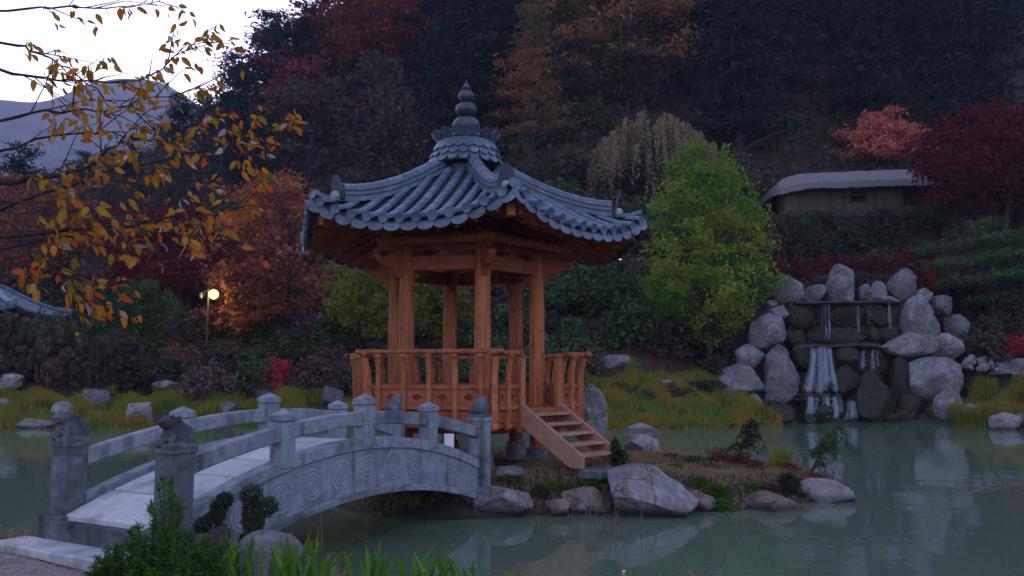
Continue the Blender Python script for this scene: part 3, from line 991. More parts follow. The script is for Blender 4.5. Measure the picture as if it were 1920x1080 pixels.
for sy in (-1, 1):
    # spandrel side wall with a raised border above and below
    mb = MB()
    xx = [-.05 + (BL + .1) * i / 36 for i in range(37)]
    for x in xx:
        mb.v += [(x, sy * (BW / 2 - .10), low_z(x)), (x, sy * (BW / 2 + .045), low_z(x)), (x, sy * (BW / 2 + .045), deck_z(x) + .0), (x, sy * (BW / 2 - .10), deck_z(x) + .0)]
    for i in range(36):
        for k in range(4):
            k2 = (k + 1) % 4
            mb.f.append((4 * i + k, 4 * i + k2, 4 * i + 4 + k2, 4 * i + 4 + k))
    mb.f += [(3, 2, 1, 0), (144, 145, 146, 147)]
    side = mb.build('side_wall', GB, brg, smooth=True)
    for nm, zf, h in (('kerb_moulding', lambda x: deck_z(x) - .075, .125), ('arch_moulding', lambda x: low_z(x) - .012, .075)):
        mb = MB()
        mb.sweep([(x, sy * (BW / 2 - .005), zf(x)) for x in xx], [Vector((0, 1, 0))] * 37, .16, h)
        mb.build(nm, GB, side, smooth=True, bevel=.008)
    for i in range(11):
        x = .30 + (BL - .55) * i / 10
        zc = (deck_z(x) - .075 + low_z(x) + .063) / 2
        hh = (deck_z(x) - low_z(x) - .14) / 2
        s = min(1.0, hh / .165)
        link('rosette', rosme, None, side, loc=(x, sy * (BW / 2 + .045), zc), rot=(0, 0, 0 if sy < 0 else math.pi), scale=(s, .6, s))
    # posts
    for i in range(5):
        x = BL * i / 4
        zb = deck_z(x) + .03
        y = sy * BW / 2
        if i in (0, 4):
            dirn = -1 if i == 0 else 1
            post = MB().box((0, 0, (zb + .70) / 2 - .02), (.235, .235, .74 - .0 + (zb - .70) ))
            zt = 1.29 if i == 0 else 1.33
            po = MB().box((x, y, (zt + .05) / 2), (.235, .235, zt - .05)).build('post', GD if i == 0 else GB, brg, bevel=.012)
            MB().box((x, y, .30 if i == 0 else .12), (.33, .33, .62 if i == 0 else .5)).build('post_plinth', GD if i == 0 else GB, po, bevel=.012)
            MB().box((x, y, zt - .03), (.26, .26, .05)).build('post_band', GD if i == 0 else GB, po, bevel=.008)
            for s2, ax in ((1, 0), (-1, 0), (1, 1), (-1, 1)):
                c = (x + s2 * .118, y, zt - .33) if ax == 0 else (x, y + s2 * .118, zt - .33)
                MB().box(c, (.012, .15, .36) if ax == 0 else (.15, .012, .36)).build('post_panel', GD if i == 0 else GB, po, bevel=.004)
        else:
            h = .40
            po = MB().box((x, y, zb + .16), (.185, .185, .46)).build('post', GB, brg, bevel=.010)
            MB().box((x, y, zb + .385), (.145, .145, .03)).build('post_neck', GD, po)
            mb = MB()
            mb.box((x, y, zb + .425), (.205, .205, .06))
            mb.build('post_cap_block', GB, po, bevel=.008)
            mb = MB()
            mb.box((x, y, zb + .485), (.205, .205, .058), None, .12)
            mb.build('post_cap', GB, po, bevel=.006)
    for i in range(4):
        x0, x1 = BL * i / 4 + .06, BL * (i + 1) / 4 - .06
        pts = [x0 + (x1 - x0) * t / 8 for t in range(9)]
        MB().sweep([(x, sy * BW / 2, rail_z(x) - .155) for x in pts], [Vector((0, 1, 0))] * 9, .115, .155).build('rail', GB, brg, smooth=True, bevel=.012)

# crouching stone beasts carved on the four end posts
def remeshed(mb, name, mat, vox, seed, amp):
    o = mb.build(name, mat)
    md = o.modifiers.new('r', 'REMESH'); md.mode = 'VOXEL'; md.voxel_size = vox
    sm = o.modifiers.new('s', 'SMOOTH'); sm.iterations = 3; sm.factor = .5
    dg = bpy.context.evaluated_depsgraph_get()
    me = bpy.data.meshes.new_from_object(o.evaluated_get(dg))
    bpy.data.objects.remove(o)
    for v in me.vertices:
        v.co += v.normal * amp * noise.fractal(v.co * 14 + Vector((seed, 0, 0)), 1, 2, 4)
    me.polygons.foreach_set('use_smooth', [True] * len(me.polygons))
    if not me.materials: me.materials.append(mat)
    return me
def blob(mb, c, r, rot=0.0):
    pr = []
    n, m_ = 12, 8
    M3 = Matrix.Rotation(rot, 3, 'Y')
    vs, fs = [], []
    for i in range(m_ + 1):
        t = -math.pi / 2 + math.pi * i / m_
        for k in range(n):
            g = 2 * math.pi * k / n
            vs.append(M3 @ Vector((r[0] * max(.03, math.cos(t)) * math.cos(g), r[1] * max(.03, math.cos(t)) * math.sin(g), r[2] * math.sin(t))) + Vector(c))
    for i in range(m_):
        for k in range(n):
            k2 = (k + 1) % n
            fs.append((i * n + k, i * n + k2, (i + 1) * n + k2, (i + 1) * n + k))
    fs += [tuple(range(n - 1, -1, -1)), tuple(m_ * n + k for k in range(n))]
    mb.add(vs, fs)
def beast():
    mb = MB()                                        # looks towards -x
    blob(mb, (.035, 0, .085), (.115, .088, .085), -.35)    # haunch and trunk
    blob(mb, (-.02, 0, .13), (.085, .075, .075), -.3)
    blob(mb, (-.075, 0, .185), (.075, .068, .055), -.15)   # head
    blob(mb, (-.135, 0, .195), (.038, .048, .022), -.25)   # upper jaw
    blob(mb, (-.122, 0, .158), (.034, .042, .016), .1)     # lower jaw
    for s in (-1, 1):
        blob(mb, (-.085, s * .040, .232), (.022, .018, .018))   # brows
        blob(mb, (-.035, s * .058, .215), (.022, .012, .03), .5)  # ears
        blob(mb, (-.075, s * .055, .065), (.028, .026, .075), .12)  # fore legs
        blob(mb, (-.105, s * .055, .012), (.038, .028, .018))   # fore paws
        blob(mb, (.055, s * .070, .06), (.068, .032, .062))     # thighs
        blob(mb, (-.01, s * .078, .012), (.05, .024, .018))     # hind paws
    blob(mb, (.115, 0, .09), (.026, .035, .06), .3)             # curled tail
    for i in range(4):
        blob(mb, (-.005 + .03 * i, 0, .205 - .022 * i), (.026, .05 - .005 * i, .02))   # mane
    mb.box((0, 0, -.005), (.235, .235, .03))
    return mb
bme = remeshed(beast(), 'stone_beast', GD, .009, 3, .006)
for i, sy in ((0, 1), (0, -1), (4, 1), (4, -1)):
    x = BL * i / 4
    o = link('stone_beast', bme if i == 0 else bme, None, brg, loc=(x, sy * BW / 2, (1.302 if i == 0 else 1.342)), rot=(0, 0, 0 if i == 0 else math.pi))
    o.scale = (1.1, 1.1, 1.08 if i == 0 else 1.15)
    o['label'] = 'carved crouching stone beast on the bridge end post'
# abutment, front step and threshold slab at the near end; abutment at the island end
MB().box((-.02, 0, .24), (.34, BW - .2, .66)).build('abutment', GD, brg)
MB().box((BL + .05, 0, .22), (.3, BW - .2, .62)).build('abutment', GD, brg)
c = BC - BD * .34
sl = MB().box((0, 0, 0), (.34, BW + .62, .12)).build('threshold_slab', MT['deck'], None, bevel=.012, loc=(c.x, c.y, .345), rot=(0, 0, math.atan2(BD.y, BD.x)))
tag(sl, 'pale stone step slab lying on gravel before the bridge', 'stone slab')

# ------------------------------------------------------------------ rocks
def rock_mesh(name, w, dp, h, seed, planes=7, sub=3, rough=.16, lean=0.0, mat=None, top=None):
    planes = int(planes * 1.3) + 2
    rough *= .9
    bm = bmesh.new()
    bmesh.ops.create_icosphere(bm, subdivisions=sub, radius=1)
    rr = random.Random(seed)
    pl = []
    for i in range(planes):
        n = Vector((rr.gauss(0, 1), rr.gauss(0, 1), rr.gauss(0, .8))).normalized()
        pl.append((n, rr.uniform(.52, .86)))
    off = Vector((rr.uniform(-50, 50), rr.uniform(-50, 50), rr.uniform(-50, 50)))
    for v in bm.verts:
        n = v.co.normalized()
        p = n * (1 + rough * 1.6 * noise.noise(n * 1.3 + off) + rough * .5 * noise.noise(n * 3.1 + off))
        for q, d in pl:
            e_ = p.dot(q) - d
            if e_ > 0: p -= q * e_ * .95
        p += n * rough * .34 * noise.fractal(p * 3.5 + off, .8, 2, 5)
        if top: p.x *= 1 - top * max(0, p.z + .2); p.y *= 1 - top * max(0, p.z + .2)
        p.x += lean * p.z
        v.co = p
    lo = Vector([min(v.co[i] for v in bm.verts) for i in range(3)])
    hi = Vector([max(v.co[i] for v in bm.verts) for i in range(3)])
    for v in bm.verts:
        f = Vector([(v.co[i] - lo[i]) / (hi[i] - lo[i]) for i in range(3)])
        v.co = Vector(((f.x - .5) * w, (f.y - .5) * dp, f.z * h))
    me = bpy.data.meshes.new(name)
    bm.to_mesh(me)
    bm.free()
    me.polygons.foreach_set('use_smooth', [True] * len(me.polygons))
    me.set_sharp_from_angle(angle=R(38))
    if mat: me.materials.append(mat)
    return me
RSEED = [100]
def rock(box, Y, mat, label, group=None, name='boulder', cat='boulder', sink=.22, dep=.85, planes=7, sub=3, rough=.16, lean=0.0, top=None, water=False, seed=None):
    """boulder filling the pixel box (x0, y0, x1, y1) at distance Y; its foot goes on a little into the ground"""
    x0, y0, x1, y1 = box
    RSEED[0] += 1
    a = at((x0 + x1) / 2, y1, Y)
    t = at((x0 + x1) / 2, y0, Y)
    w = (x1 - x0) / F * Y
    h = t.z - a.z
    hh = h * (1 + sink)
    me = rock_mesh(name, w, w * dep, hh, seed or RSEED[0], planes, sub, rough, lean, MT[mat], top)
    o = link(name, me, None, None, loc=(a.x, Y, a.z - h * sink))
    return tag(o, label, cat, group)

# island shore
rock((1140, 868, 1304, 966), 11.45, 'rock_pale', 'large pale grey split boulder at the island edge', sub=4, planes=6, dep=.8, rough=.13, seed=12)
rock((884, 910, 998, 964), 11.35, 'rock_pale', 'wide blocky boulder beside the island end of the bridge', sub=4, planes=9, rough=.1, seed=31)
rock((1022, 932, 1076, 962), 11.3, 'rock_pink', 'small pale stone left of the two at the waterline by the split boulder', sub=3)
rock((1068, 928, 1108, 958), 11.4, 'rock_pale', 'small white stone wedged against a pink slab at the waterline', sub=3)
rock((1052, 912, 1150, 960), 11.6, 'rock_pink', 'flat pinkish slab next to the split boulder', planes=9, sub=4)
rock((1290, 918, 1352, 960), 11.7, 'rock_pink', 'low pinkish stone on the waterfall side of the split boulder', sub=3)
rock((1380, 918, 1512, 966), 12.0, 'rock_pink', 'broad flat pink stone sloping into the pond', planes=8, sub=4, sink=.4)
rock((1490, 896, 1592, 948), 12.7, 'rock_pale', 'angular pale boulder at the island tip', planes=10, sub=4, rough=.08, seed=44)
rock((1545, 866, 1582, 902), 13.3, 'rock_grey', 'small grey stone behind the angular pale boulder', sub=3)
rock((1086, 720, 1140, 828), 17.4, 'rock_pale', 'tall upright pale standing stone behind the stairs', planes=2, sub=4, dep=.75, top=.0, seed=33, rough=.12)
rock((1170, 814, 1242, 862), 17.3, 'rock_pale', 'pointed pale stone lying on the island behind the stairs', planes=8, sub=4)
rock((1160, 792, 1248, 824), 28.6, 'rock_pale', 'long flat pale slab on the far shore by yellow reeds', planes=10, sub=3, rough=.07)
rock((930, 874, 985, 896), 12.2, 'rock_grey', 'low grey stone in grass at the bridge foot', sub=3)
p = at(1046, 880, 12.75)
tag(MB().box((0, 0, 0), (1.0, .42, .14)).build('step_stone', MT['rock_grey'], None, bevel=.02, loc=(PAV.x + .722 * 3.22, PAV.y - .69 * 3.22, .46), rot=(0, 0, R(46))), 'flat grey step stone at the foot of the wooden stairs', 'stone slab')
# far shore, left
LS = 'stones along the reedy far shore'
rock((236, 754, 286, 806), 30.6, 'rock_pale', 'upright pale squared stone on the reedy shore', sub=3, planes=9, top=.15)
rock((92, 752, 142, 800), 30.9, 'rock_pale', 'rounded tan boulder on the reedy shore', sub=3, planes=3)
rock((150, 728, 208, 764), 31.8, 'rock_grey', 'grey flat-topped stone among the reeds', sub=3, planes=10)
rock((283, 712, 336, 732), 33.0, 'rock_grey', 'low flat stone above the reeds', sub=3, planes=8)
rock((600, 724, 644, 766), 31.8, 'rock_dark', 'dark pointed stone on the shore behind the bridge', sub=3, planes=7, top=.2)
rock((476, 732, 520, 762), 32.2, 'rock_dark', 'dark low stone behind a bridge post cap', sub=3)
rock((404, 752, 444, 778), 31.5, 'rock_grey', 'small grey stone among reeds behind the bridge', sub=3, planes=4)
rock((-12, 700, 44, 730), 32.6, 'rock_pale', 'long low pale slab in the reeds under bare shrub', sub=3, planes=9)
rock((-16, 746, 18, 784), 31.0, 'rock_grey', 'grey stone at the reed edge beside the tan boulder', sub=3, planes=5)
rock((-10, 778, 20, 806), 30.2, 'rock_pale', 'small pale stone at the waterline of the reedy shore', sub=3, planes=5)
rock((40, 784, 110, 802), 30.2, 'rock_pale', 'low pale edging stone at the foot of the tan boulder', sub=3, planes=9)
rock((1116, 664, 1194, 702), 34.5, 'rock_pale', 'big pale flat slab in shrubs beyond the pavilion', sub=3, planes=10, rough=.06)
rock((1240, 712, 1268, 730), 32, 'rock_pale', 'small pale stone in the grass bank', sub=2)

# ------------------------------------------------------------------ waterfall
def z4(x0, y0, x1, y1): return (1280 + x0 / 2.7, 460 + y0 / 2.7, 1280 + x1 / 2.7, 460 + y1 / 2.7)
# block walls of the two tiers
def rock_wall(name, label, px0, px1, py0, py1, Y, cols, rows, seed):
    a, b = at(px0, py1, Y), at(px1, py0, Y)
    rw = empty(name, ((a.x + b.x) / 2, Y, a.z), 0, label, 'rock wall')
    rr = random.Random(seed)
    W_, H_ = b.x - a.x, b.z - a.z
    zz = 0
    for r_ in range(rows):
        hh = H_ / rows
        cuts = [0] + sorted(rr.uniform(.08, .92) for _ in range(cols - 1)) + [1]
        cuts = [i / cols + rr.uniform(-.3, .3) / cols * (0 < i < cols) for i in range(cols + 1)]
        for i in range(cols):
            w = (cuts[i + 1] - cuts[i]) * W_
            me = rock_mesh('stone_block', w * 1.26, .95, hh * 1.32, seed * 100 + r_ * 10 + i, 12, 3, .07, 0, MT['rock_wet'])
            link('stone_block', me, None, rw, loc=((cuts[i] + cuts[i + 1]) / 2 * W_ - W_ / 2, .25 + rr.uniform(-.1, .18), zz - hh * .1))
        zz += hh
    me = rock_mesh('rock_core', W_ * 1.06, 1.3, H_ * 1.12, seed * 77, 16, 4, .05, 0, MT['rock_wet'])
    link('rock_core', me, None, rw, loc=(0, .85, -.06 * H_))
    return rw
rock_wall('upper_rock_wall', 'dark wet upper tier rock face of the waterfall', 1478, 1700, 572, 655, 36.0, 5, 2, 3)
rock_wall('lower_rock_wall', 'dark wet middle tier rock face of the waterfall', 1492, 1720, 652, 760, 35.0, 4, 2, 4)
rock_wall('pool_rock_wall', 'dark wet lowest tier rock face above the pond', 1450, 1770, 745, 800, 34.1, 7, 1, 6)
def ledge(label, px0, px1, py, Y, seed):
    a, b = at(px0, py, Y), at(px1, py, Y)
    me = rock_mesh('ledge_slab', b.x - a.x, 1.1, .24, seed, 10, 4, .10, 0, MT['rock_wet'])
    tag(link('ledge_slab', me, None, None, loc=((a.x + b.x) / 2, Y + .1, a.z - .17)), label, 'stone slab')
ledge('thin grey lip slab that the upper fall pours over', 1488, 1694, 567, 35.9, 5)
ledge('thin grey lip slab that the middle fall pours over', 1502, 1662, 649, 34.9, 6)
ledge('low slab where the main fall splashes', 1480, 1574, 746, 33.9, 7)
falls = [
    ((455, 150, 602, 290), 36.6, 'rock_grey', 'pointed grey boulder at the left end of the waterfall crest', dict(planes=4, top=.15)),
    ((592, 198, 742, 290), 36.8, 'rock_grey', 'low brownish stone between the two tallest crest boulders', dict(planes=7)),
    ((724, 90, 890, 290), 36.5, 'rock_grey', 'tallest rounded boulder crowning the waterfall', dict(planes=4, top=.12, seed=71, sub=4)),
    ((880, 195, 985, 285), 36.9, 'rock_grey', 'mid grey stone leaning beside the tallest crest boulder', dict(planes=6)),
    ((955, 178, 1035, 272), 36.5, 'rock_grey', 'small rounded grey stone on the waterfall crest', dict(planes=3)),
    ((1033, 112, 1172, 262), 36.6, 'rock_grey', 'pointed dark boulder at the right end of the waterfall crest', dict(planes=6, top=.3, lean=.1)),
    ((945, 253, 1112, 290), 36.1, 'rock_pale', 'pale flat slab lying on the upper lip', dict(planes=9, rough=.05)),
    ((1165, 215, 1262, 285), 36.3, 'rock_pale', 'pale white angular stone right of the crest', dict(planes=9)),
    ((1108, 248, 1302, 456), 35.8, 'rock_grey', 'large whitish grey boulder flanking the upper fall', dict(planes=8, sub=4)),
    ((1250, 252, 1366, 335), 36.2, 'rock_grey', 'mid grey stone on the right shoulder of the falls', dict(planes=7)),
    ((1330, 348, 1450, 456), 36.2, 'rock_grey', 'round grey boulder set apart in brown brush', dict(planes=3)),
    ((1014, 440, 1288, 548), 34.8, 'rock_pale', 'long smooth pale oval boulder beside the middle fall', dict(planes=3, rough=.09, sub=4, dep=.6)),
    ((1254, 443, 1406, 565), 35.1, 'rock_pale', 'pale squared boulder next to the oval boulder', dict(planes=9)),
    ((1125, 562, 1408, 768), 34.4, 'rock_grey', 'broad grey boulder under the oval boulder', dict(planes=7, sub=4, dep=.55)),
    ((1045, 555, 1165, 750), 34.5, 'rock_wet', 'dark wet boulder in shade beside the lower fall', dict(planes=7)),
    ((405, 278, 480, 316), 36.2, 'rock_grey', 'small stone at the left corner of the upper lip', dict(planes=7)),
    ((395, 300, 548, 378), 35.8, 'rock_grey', 'flat brown stone under the left corner of the upper lip', dict(planes=9)),
    ((328, 338, 545, 505), 35.4, 'rock_grey', 'tilted grey boulder left of the upper fall', dict(planes=8, sub=4, lean=.15)),
    ((258, 498, 434, 606), 34.9, 'rock_grey', 'brownish mossy boulder in the left flank of the falls', dict(planes=7)),
    ((172, 598, 420, 730), 34.2, 'rock_pale', 'wide pale boulder in the left flank of the falls', dict(planes=6, sub=4)),
    ((408, 496, 596, 770), 34.4, 'rock_grey', 'big tall smooth boulder beside the main fall', dict(planes=4, sub=4, dep=.6)),
    ((114, 704, 280, 804), 33.3, 'rock_grey', 'rounded grey boulder above the pond left of the falls', dict(planes=4)),
    ((112, 820, 234, 898), 32.2, 'rock_pale', 'rounded pale stone at the water left of the falls', dict(planes=4)),
    ((325, 748, 404, 838), 33.6, 'rock_grey', 'small upright grey stone by the pool', dict(planes=6)),
    ((376, 806, 580, 900), 33.0, 'rock_wet', 'low wet boulder at the pool edge', dict(planes=5)),
    ((876, 632, 1066, 890), 33.5, 'rock_wet', 'brown wet rock column in the middle of the lower fall', dict(planes=6, sub=4, dep=.6)),
    ((735, 516, 915, 618), 34.7, 'rock_wet', 'mossy stone jutting out of the middle tier', dict(planes=8)),
    ((745, 605, 895, 752), 34.5, 'rock_wet', 'wet stone under the jutting mossy stone', dict(planes=6)),
    ((1283, 713, 1412, 880), 32.8, 'rock_pale', 'pale pinkish upright boulder at the right of the pool', dict(planes=6, lean=.12, top=.2)),
    ((1400, 798, 1520, 866), 31.8, 'rock_pink', 'low brown stone beside the pale pinkish upright boulder', dict(planes=7)),
    ((1544, 846, 1702, 930), 29.3, 'rock_pale', 'pale block at the waterline below the yellow-green grass', dict(planes=9)),
    ((1696, 848, 1790, 920), 29.2, 'rock_pale', 'pale block at the waterline touching its twin', dict(planes=9)),
    ((1560, 572, 1780, 668), 33.8, 'rock_grey', 'long grey boulder beside the red shrub', dict(planes=8, sub=4)),
    ((1298, 708, 1352, 750), 33.6, 'rock_grey', 'small stone tucked above the pale pinkish boulder', dict(planes=6)),
]
for bx, Y_, mt, lb, kw in falls:
    rock(z4(*bx), Y_, mt, lb, 'boulders of the waterfall', **kw)
for bx in ((600, 838, 700, 900), (660, 800, 760, 880), (1080, 830, 1180, 900), (1180, 850, 1270, 905), (1010, 850, 1090, 900)):
    rock(z4(*bx), 33.2, 'rock_wet', 'small wet stone at the foot of the waterfall', 'wet stones in the waterfall pool', planes=6)
rr = random.Random(8)
for i in range(26):
    X0 = rr.uniform(1400, 1610); Y0 = 545 + (X0 - 1400) * .12 + rr.uniform(0, 60)
    s_ = rr.uniform(16, 40)
    rock(z4(X0, Y0, X0 + s_ * 1.3, Y0 + s_), 33.6 + (620 - Y0) * .01, 'rock_pale', 'small pale cobble heaped beside the red shrub', 'cobbles heaped by the falls', 'cobble', 'cobble', planes=5, sub=2)
# falling water
m = bpy.data.materials.new('falling_water')
m.use_nodes = True
nt = m.node_tree; N = nt.nodes; L = nt.links
bs = N['Principled BSDF']
bs.inputs['Base Color'].default_value = (.36, .41, .48, 1)
bs.inputs['Roughness'].default_value = .3
tc = N.new('ShaderNodeTexCoord'); mp = N.new('ShaderNodeMapping'); mp.inputs['Scale'].default_value = (11, 11, .14)
nz = N.new('ShaderNodeTexNoise'); nz.inputs['Scale'].default_value = 2.2; nz.inputs['Detail'].default_value = 5
mr = N.new('ShaderNodeMapRange'); mr.inputs['From Min'].default_value = .24; mr.inputs['From Max'].default_value = .85; mr.inputs['To Max'].default_value = .50
L.new(tc.outputs['Object'], mp.inputs[0]); L.new(mp.outputs[0], nz.inputs['Vector']); L.new(nz.outputs['Fac'], mr.inputs['Value']); 
fa = N.new('ShaderNodeAttribute'); fa.attribute_name = 'fade'
fm_ = N.new('ShaderNodeMath'); fm_.operation = 'MULTIPLY'
L.new(mr.outputs[0], fm_.inputs[0]); L.new(fa.outputs['Fac'], fm_.inputs[1]); L.new(fm_.outputs[0], bs.inputs['Alpha'])
MT['fall'] = m
wf = empty('waterfall', at(1590, 790, 34), 0, 'thin white veils of water falling over three rock tiers', 'waterfall')
vr = random.Random(6)
def veil(x0, y0, x1, y1, Y0, Y1, spread=1.0, nrib=5, wid=(.03, .10), n=12):
    """falling water from the lip (x0..x1, y0) down to y1 as a bundle of thin wavering ribbons, thrown forward from Y0 to Y1"""
    a = z4(x0, y0, x1, y1)
    o0 = wf.location
    mb = MB()
    fade = []
    cx = (a[0] + a[2]) / 2
    for r_ in range(nrib):
        u = vr.uniform(-.5, .5)
        w0 = vr.uniform(*wid)
        ph, t0, t1 = vr.uniform(0, 6), vr.uniform(0, .12), vr.uniform(.7, 1.0)
        b = len(mb.v)
        for i in range(n + 1):
            t = t0 + (t1 - t0) * i / n
            px = cx + (a[2] - a[0]) * u * (1 + (spread - 1) * t ** 1.6)
            p = at(px, a[1] + (a[3] - a[1]) * t, Y0 + (Y1 - Y0) * t ** .6) - o0
            wv = .03 * math.sin(ph + 5 * t) * t
            w = w0 * (.55 + .9 * t + .25 * math.sin(ph * 3 + 9 * t)) * (1 if i < n else .3)
            dy = -.02 - .012 * r_
            mb.v += [(p.x + wv - w / 2, p.y + dy + .012, p.z), (p.x + wv, p.y + dy, p.z), (p.x + wv + w / 2, p.y + dy + .012, p.z)]
        for i in range(n):
            q = b + 3 * i
            mb.f += [(q, q + 1, q + 4, q + 3), (q + 1, q + 2, q + 5, q + 4)]
            fade += [0, 1 if i else .4, 0]
        fade += [0, 0, 0]
    me = bpy.data.meshes.new('falling_water')
    me.from_pydata(mb.v, [], mb.f)
    me.polygons.foreach_set('use_smooth', [True] * len(me.polygons))
    at_ = me.attributes.new('fade', 'FLOAT', 'POINT')
    at_.data.foreach_set('value', [float(v) for v in fade])
    me.materials.append(MT['fall'])
    link('falling_water', me, None, wf)
veil(712, 288, 752, 505, 35.25, 35.0, 1.2, 4, (.05, .13))
veil(850, 288, 900, 500, 35.25, 35.0, 1.2, 3, (.03, .08))
veil(1034, 284, 1056, 450, 35.2, 35.0, 1.2, 3, (.06, .16))
veil(640, 290, 980, 440, 35.25, 35.0, 1.0, 4, (.02, .05))
veil(650, 510, 740, 760, 34.2, 33.5, 1.9, 32, (.14, .34))
veil(675, 510, 725, 720, 34.12, 33.6, 1.5, 8, (.12, .30))
veil(900, 522, 990, 650, 34.2, 34.0, 1.1, 8, (.05, .14))
veil(620, 758, 790, 886, 33.4, 33.2, 1.1, 22, (.14, .34))
veil(832, 780, 868, 890, 33.3, 33.1, 1.7, 8, (.08, .22))
def lip(x0, x1, y, Y0):
    """water curling over the lip as a thin uneven edge"""
    a = z4(x0, y, x1, y)
    mb = MB()
    n = 60
    for i in range(n + 1):
        px = a[0] + (a[2] - a[0]) * i / n
        h = .02 + .05 * abs(noise.noise(Vector((i * .35, y, 0)))) + .03 * (noise.noise(Vector((i * .9, y, 4))) > .1)
        p = at(px, a[1], Y0) - wf.location
        p.z += .03 * noise.noise(Vector((i * .12, y, 9)))
        mb.v += [(p.x, p.y + .12, p.z + .012), (p.x, p.y, p.z), (p.x, p.y - .01, p.z - h)]
    for i in range(n):
        b = 3 * i
        mb.f += [(b, b + 1, b + 4, b + 3), (b + 1, b + 2, b + 5, b + 4)]
    o_ = mb.build('water_lip', MT['fall'], wf, smooth=True)
    at_ = o_.data.attributes.new('fade', 'FLOAT', 'POINT')
    at_.data.foreach_set('value', [.75 if k % 3 < 2 else 0.0 for k in range(len(o_.data.vertices))])
lip(560, 1100, 284, 35.3)
lip(600, 1030, 506, 34.28)
lip(490, 800, 755, 33.45)
# ------------------------------------------------------------------ vegetation
def unit(v): return v / np.maximum(np.linalg.norm(v, axis=-1, keepdims=True), 1e-9)
def leaves(C, L, W, rng, droop=0.0, flat=0.0, radial=None, jit=.35):
    """diamond leaves of length L, width W at centres C -> verts, quads"""
    n = len(C)
    a = rng.normal(size=(n, 3))
    a[:, 2] = a[:, 2] * (1 - flat) - droop
    if radial is not None: a = a * .6 + radial * 1.0
    a = unit(a)
    b = unit(np.cross(a, rng.normal(size=(n, 3)) + np.array([0, 0, 3.0]) * flat))
    s = (1 + jit * rng.uniform(-1, 1, size=(n, 1)))
    up = np.cross(a, b)
    V = np.stack([C - a * L * s / 2, C + b * W * s / 2 + up * W * .18 * s, C + a * L * s / 2, C - b * W * s / 2 + up * W * .18 * s], 1).reshape(-1, 3)
    Q = np.arange(4 * n).reshape(n, 4)
    return V, Q
def cluster(centres, sig, per, rng, flatten=.6):
    c = np.repeat(centres, per, axis=0)
    d = rng.normal(size=c.shape) * sig
    d[:, 2] *= flatten
    return c + d
ENV = {
    'low': lambda h: max(0, min(1.0, (h - .16) / .3)) ** .6 * max(0, 1 - max(0, (h - .48) / .53) ** 2) ** .6,
    'fan': lambda h: max(0, min(1.0, (h - .02) / .45)) ** .6 * max(0, 1 - max(0, (h - .55) / .47) ** 2) ** .6,
    'round': lambda h: math.sqrt(max(0, 1 - ((h - .60) / .41) ** 2)),
    'top': lambda h: max(0, min(1.0, (h - .52) / .12)) ** .5 * max(0, 1 - max(0, (h - .66) / .36) ** 2) ** .5,
    'egg': lambda h: max(0, min(1.0, (h - .14) / .2)) ** .6 * max(0, 1 - max(0, (h - .34) / .67) ** 2.0) ** .75,
    'cone': lambda h: max(0, min(1, (h - .12) / .1)) * max(0, (1.02 - h)) ** .8 * 1.05,
    'spread': lambda h: max(0, min(1.0, (h - .28) / .25)) ** .7 * max(0, 1 - max(0, (h - .6) / .42) ** 2) ** .5,
    'dome': lambda h: math.sqrt(max(0, 1 - max(0, h) ** 2)),
    'column': lambda h: max(0, min(1, (h - .2) / .2)) * max(0, 1 - max(0, (h - .5) / .52) ** 2) ** .5,
}
def tree_meshes(tag_, height, width, env, rng, nclump, per, sig, L, W, leaf_m, bark_m, flatten=.6, droop=.3, flat=0.0, trunk_r=None, limbs=18, layers=0, shell=.5, lump=.3, trunk_top=.8, bend=.06):
    """trunk and crown meshes of one tree, foot at the origin"""
    py = random.Random(int(rng.integers(1e9)))
    R_ = width / 2
    pts = []
    ph = rng.uniform(0, 6, 4)
    while len(pts) < nclump:
        h = rng.uniform(.08, 1)
        if layers: h = (round(h * layers + rng.uniform(-.18, .18)) / layers)
        r = ENV[env](h)
        if r <= 0 or rng.uniform() > r * 1.1: continue
        an = rng.uniform(0, 2 * math.pi)
        lm = 1 + lump * (math.sin(3 * an + ph[0] + 5 * h) * .5 + math.sin(5 * an + ph[1] - 9 * h) * .35 + math.sin(2 * an + ph[2] + 13 * h) * .4)
        q = rng.uniform() ** shell
        pts.append((r * R_ * lm * q * math.cos(an), r * R_ * lm * q * math.sin(an), h * height * (1 + .04 * math.sin(an * 2 + ph[3]))))
    P = np.array(pts)
    C = cluster(P, sig, per, rng, flatten)
    V, Q = leaves(C, L, W, rng, droop, flat)
    crown = mesh_np(tag_ + '_crown', V, Q, leaf_m)
    tr = trunk_r or height * .022
    mb = MB()
    bx, by = py.uniform(-1, 1) * bend * height, py.uniform(-1, 1) * bend * height
    tp = lambda t: Vector((bx * math.sin(t * 2.6), by * math.sin(t * 2.1), t * height * trunk_top))
    mb.tube([tp(i / 8) + (Vector((0, 0, -.3)) if i == 0 else Vector()) for i in range(9)], [tr * (1.25 if i == 0 else 1) * (1 - .85 * i / 8) for i in range(9)], 8)
    idx = rng.choice(len(P), min(limbs, len(P)), replace=False)
    for i in idx:
        e = Vector(P[i])
        hz = max(.12, (e.z - .55 * math.hypot(e.x, e.y)) / (height * trunk_top))
        hz = min(.95, hz)
        s = tp(hz)
        mid = s.lerp(e, .5) + Vector((0, 0, .06 * (e - s).length))
        r0 = tr * (1 - .8 * hz) * .55
        mb.tube([s, mid, e], [r0, r0 * .6, r0 * .15], 5, False)
    trunk = mb.mesh(tag_ + '_trunk', bark_m, True)
    return trunk, crown
def tree_obj(name, label, cat, group, meshes, loc, rz=0, scale=(1, 1, 1)):
    r = empty(name, loc, rz, label, cat, group)
    r.scale = scale
    link('trunk', meshes[0], None, r)
    link('crown', meshes[1], None, r)
    return r
